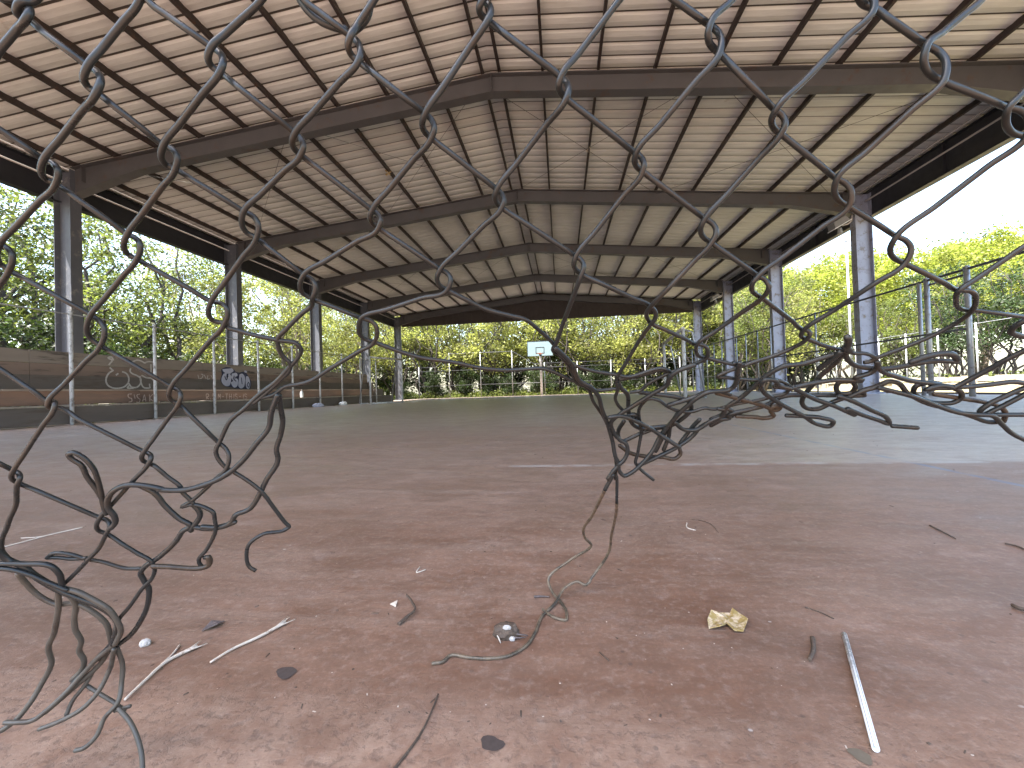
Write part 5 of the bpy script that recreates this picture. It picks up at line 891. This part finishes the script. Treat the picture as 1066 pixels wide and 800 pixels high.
def flatleaf(P, m, label, h=.004):
    mb = MB(); cx = sum(p[0] for p in P)/len(P); cy = sum(p[1] for p in P)/len(P); n = len(P)
    mb.add([(x,y,.001+h*(i%2)) for i,(x,y) in enumerate(P)]+[(cx,cy,.003)], [(i,(i+1)%n,n) for i in range(n)])
    o = tag(mb.build('dry_leaf', M[m]), label, 'leaf'); so = o.modifiers.new('thick','SOLIDIFY'); so.thickness=.0012; return o
flatleaf(GREYLEAF, 'greyleaf', 'small folded grey purple leaf above the frayed dry stalk', .007)
flatleaf(CHIPLEAF, 'straw', 'tiny pale leaf chip beside the curled dark twig')
(px,py), = PEBBLE
tag(crumple(31,.0062,.0055,.0058).build('pebble', M['pebble'], loc=(px,py,.0002)), 'small pale grey pebble right of the wire bundle', 'pebble')
# crumbs nobody could count
q = random.Random(9); mb = MB(); 
for i in range(170):
    d = .5 + 4.2*q.random()**1.9; a = q.uniform(-.95,.85); x = d*math.tan(a)-.118*d; y = d
    if abs(x) > 6: continue
    s = q.uniform(.0004,.0011)*(1+.35*d); w = q.uniform(0,3.14); l = s*q.choice([1,1,1.3,1.6,3])
    c,sn = math.cos(w),math.sin(w); hh = s*.5
    b = [(-l,-s*.6),(l*.8,-s),(l,s*.5),(-l*.6,s)]
    lo = [(x+u*c-v*sn, y+u*sn+v*c, .0004) for u,v in b]; hi = [(x+(u*c-v*sn)*.6, y+(u*sn+v*c)*.6, hh) for u,v in b]
    mb.add(lo+hi, [(4,5,6,7),(0,1,5,4),(1,2,6,5),(2,3,7,6),(3,0,4,7)])
o = mb.build('floor_crumbs', M['straw']); tag(o, 'scattered pale crumbs and chips on the red floor', 'crumbs', kind='stuff')
mb = MB()
for i in range(210):
    d = .5 + 3.2*q.random()**1.7; a = q.uniform(-.95,.85); x = d*math.tan(a)-.118*d; y = d
    s = q.uniform(.0006,.0018)*(1+.3*d); w = q.uniform(0,3.14); l = s*q.choice([1,1.3,2,4]); c,sn = math.cos(w),math.sin(w); hh = s*.6
    b = [(-l,-s*.5),(l*.8,-s),(l,s*.5),(-l*.6,s)]
    lo = [(x+u*c-v*sn, y+u*sn+v*c, .0004) for u,v in b]; hi = [(x+(u*c-v*sn)*.6, y+(u*sn+v*c)*.6, hh) for u,v in b]
    mb.add(lo+hi, [(4,5,6,7),(0,1,5,4),(1,2,6,5),(2,3,7,6),(3,0,4,7)])
tag(mb.build('floor_crumbs', M['twig']), 'scattered dark bits of bark and soil on the red floor', 'crumbs', kind='stuff')

# ------------------------------------------------------------------ light
W = bpy.data.worlds.new('World'); SC.world = W; W.use_nodes = True; nt = W.node_tree; nt.nodes.clear()
sky = nt.nodes.new('ShaderNodeTexSky'); sky.sky_type = 'NISHITA'; sky.sun_disc = False
SUN = Vector((-.50,-.36,1.30)).normalized()
sky.sun_elevation = math.asin(SUN.z); sky.sun_rotation = math.atan2(SUN.x, SUN.y)
sky.air_density = 1.3; sky.dust_density = 2.2; sky.ozone_density = 1.2
bg = nt.nodes.new('ShaderNodeBackground'); bg.inputs[1].default_value = .13
wo = nt.nodes.new('ShaderNodeOutputWorld'); nt.links.new(sky.outputs[0], bg.inputs[0]); nt.links.new(bg.outputs[0], wo.inputs[0])
sd = bpy.data.lights.new('sun', 'SUN'); sd.energy = 4.2; sd.angle = math.radians(.53); sd.color = (1,.95,.86)
so = bpy.data.objects.new('sun', sd); COL.objects.link(so); so.rotation_euler = (-SUN).to_track_quat('-Z','Y').to_euler(); so.location = (0,0,40)

# ------------------------------------------------------------------ camera
cd = bpy.data.cameras.new('camera'); cam = bpy.data.objects.new('camera', cd); COL.objects.link(cam)
cd.sensor_fit = 'HORIZONTAL'; cd.sensor_width = 36; cd.lens = CAM['lens']; cd.clip_start = .02; cd.clip_end = 2000
R_, U_, F_ = Vector(CAM['R']), Vector(CAM['U']), Vector(CAM['F'])
mw = Matrix.Identity(4)
for i in range(3): mw[i][0] = R_[i]; mw[i][1] = U_[i]; mw[i][2] = -F_[i]; mw[i][3] = CAM['loc'][i]
cam.matrix_world = mw
SC.camera = cam

SC.view_settings.view_transform = 'Standard'; SC.view_settings.look = 'None'; SC.view_settings.gamma = 1; SC.view_settings.use_curve_mapping = False
SC.view_settings.exposure = 2.8
cy = SC.cycles
cy.use_denoising = True
cy.max_bounces = 8; cy.diffuse_bounces = 5; cy.glossy_bounces = 3; cy.transmission_bounces = 4; cy.transparent_max_bounces = 4
cy.sample_clamp_indirect = 12; cy.caustics_reflective = False; cy.caustics_refractive = False
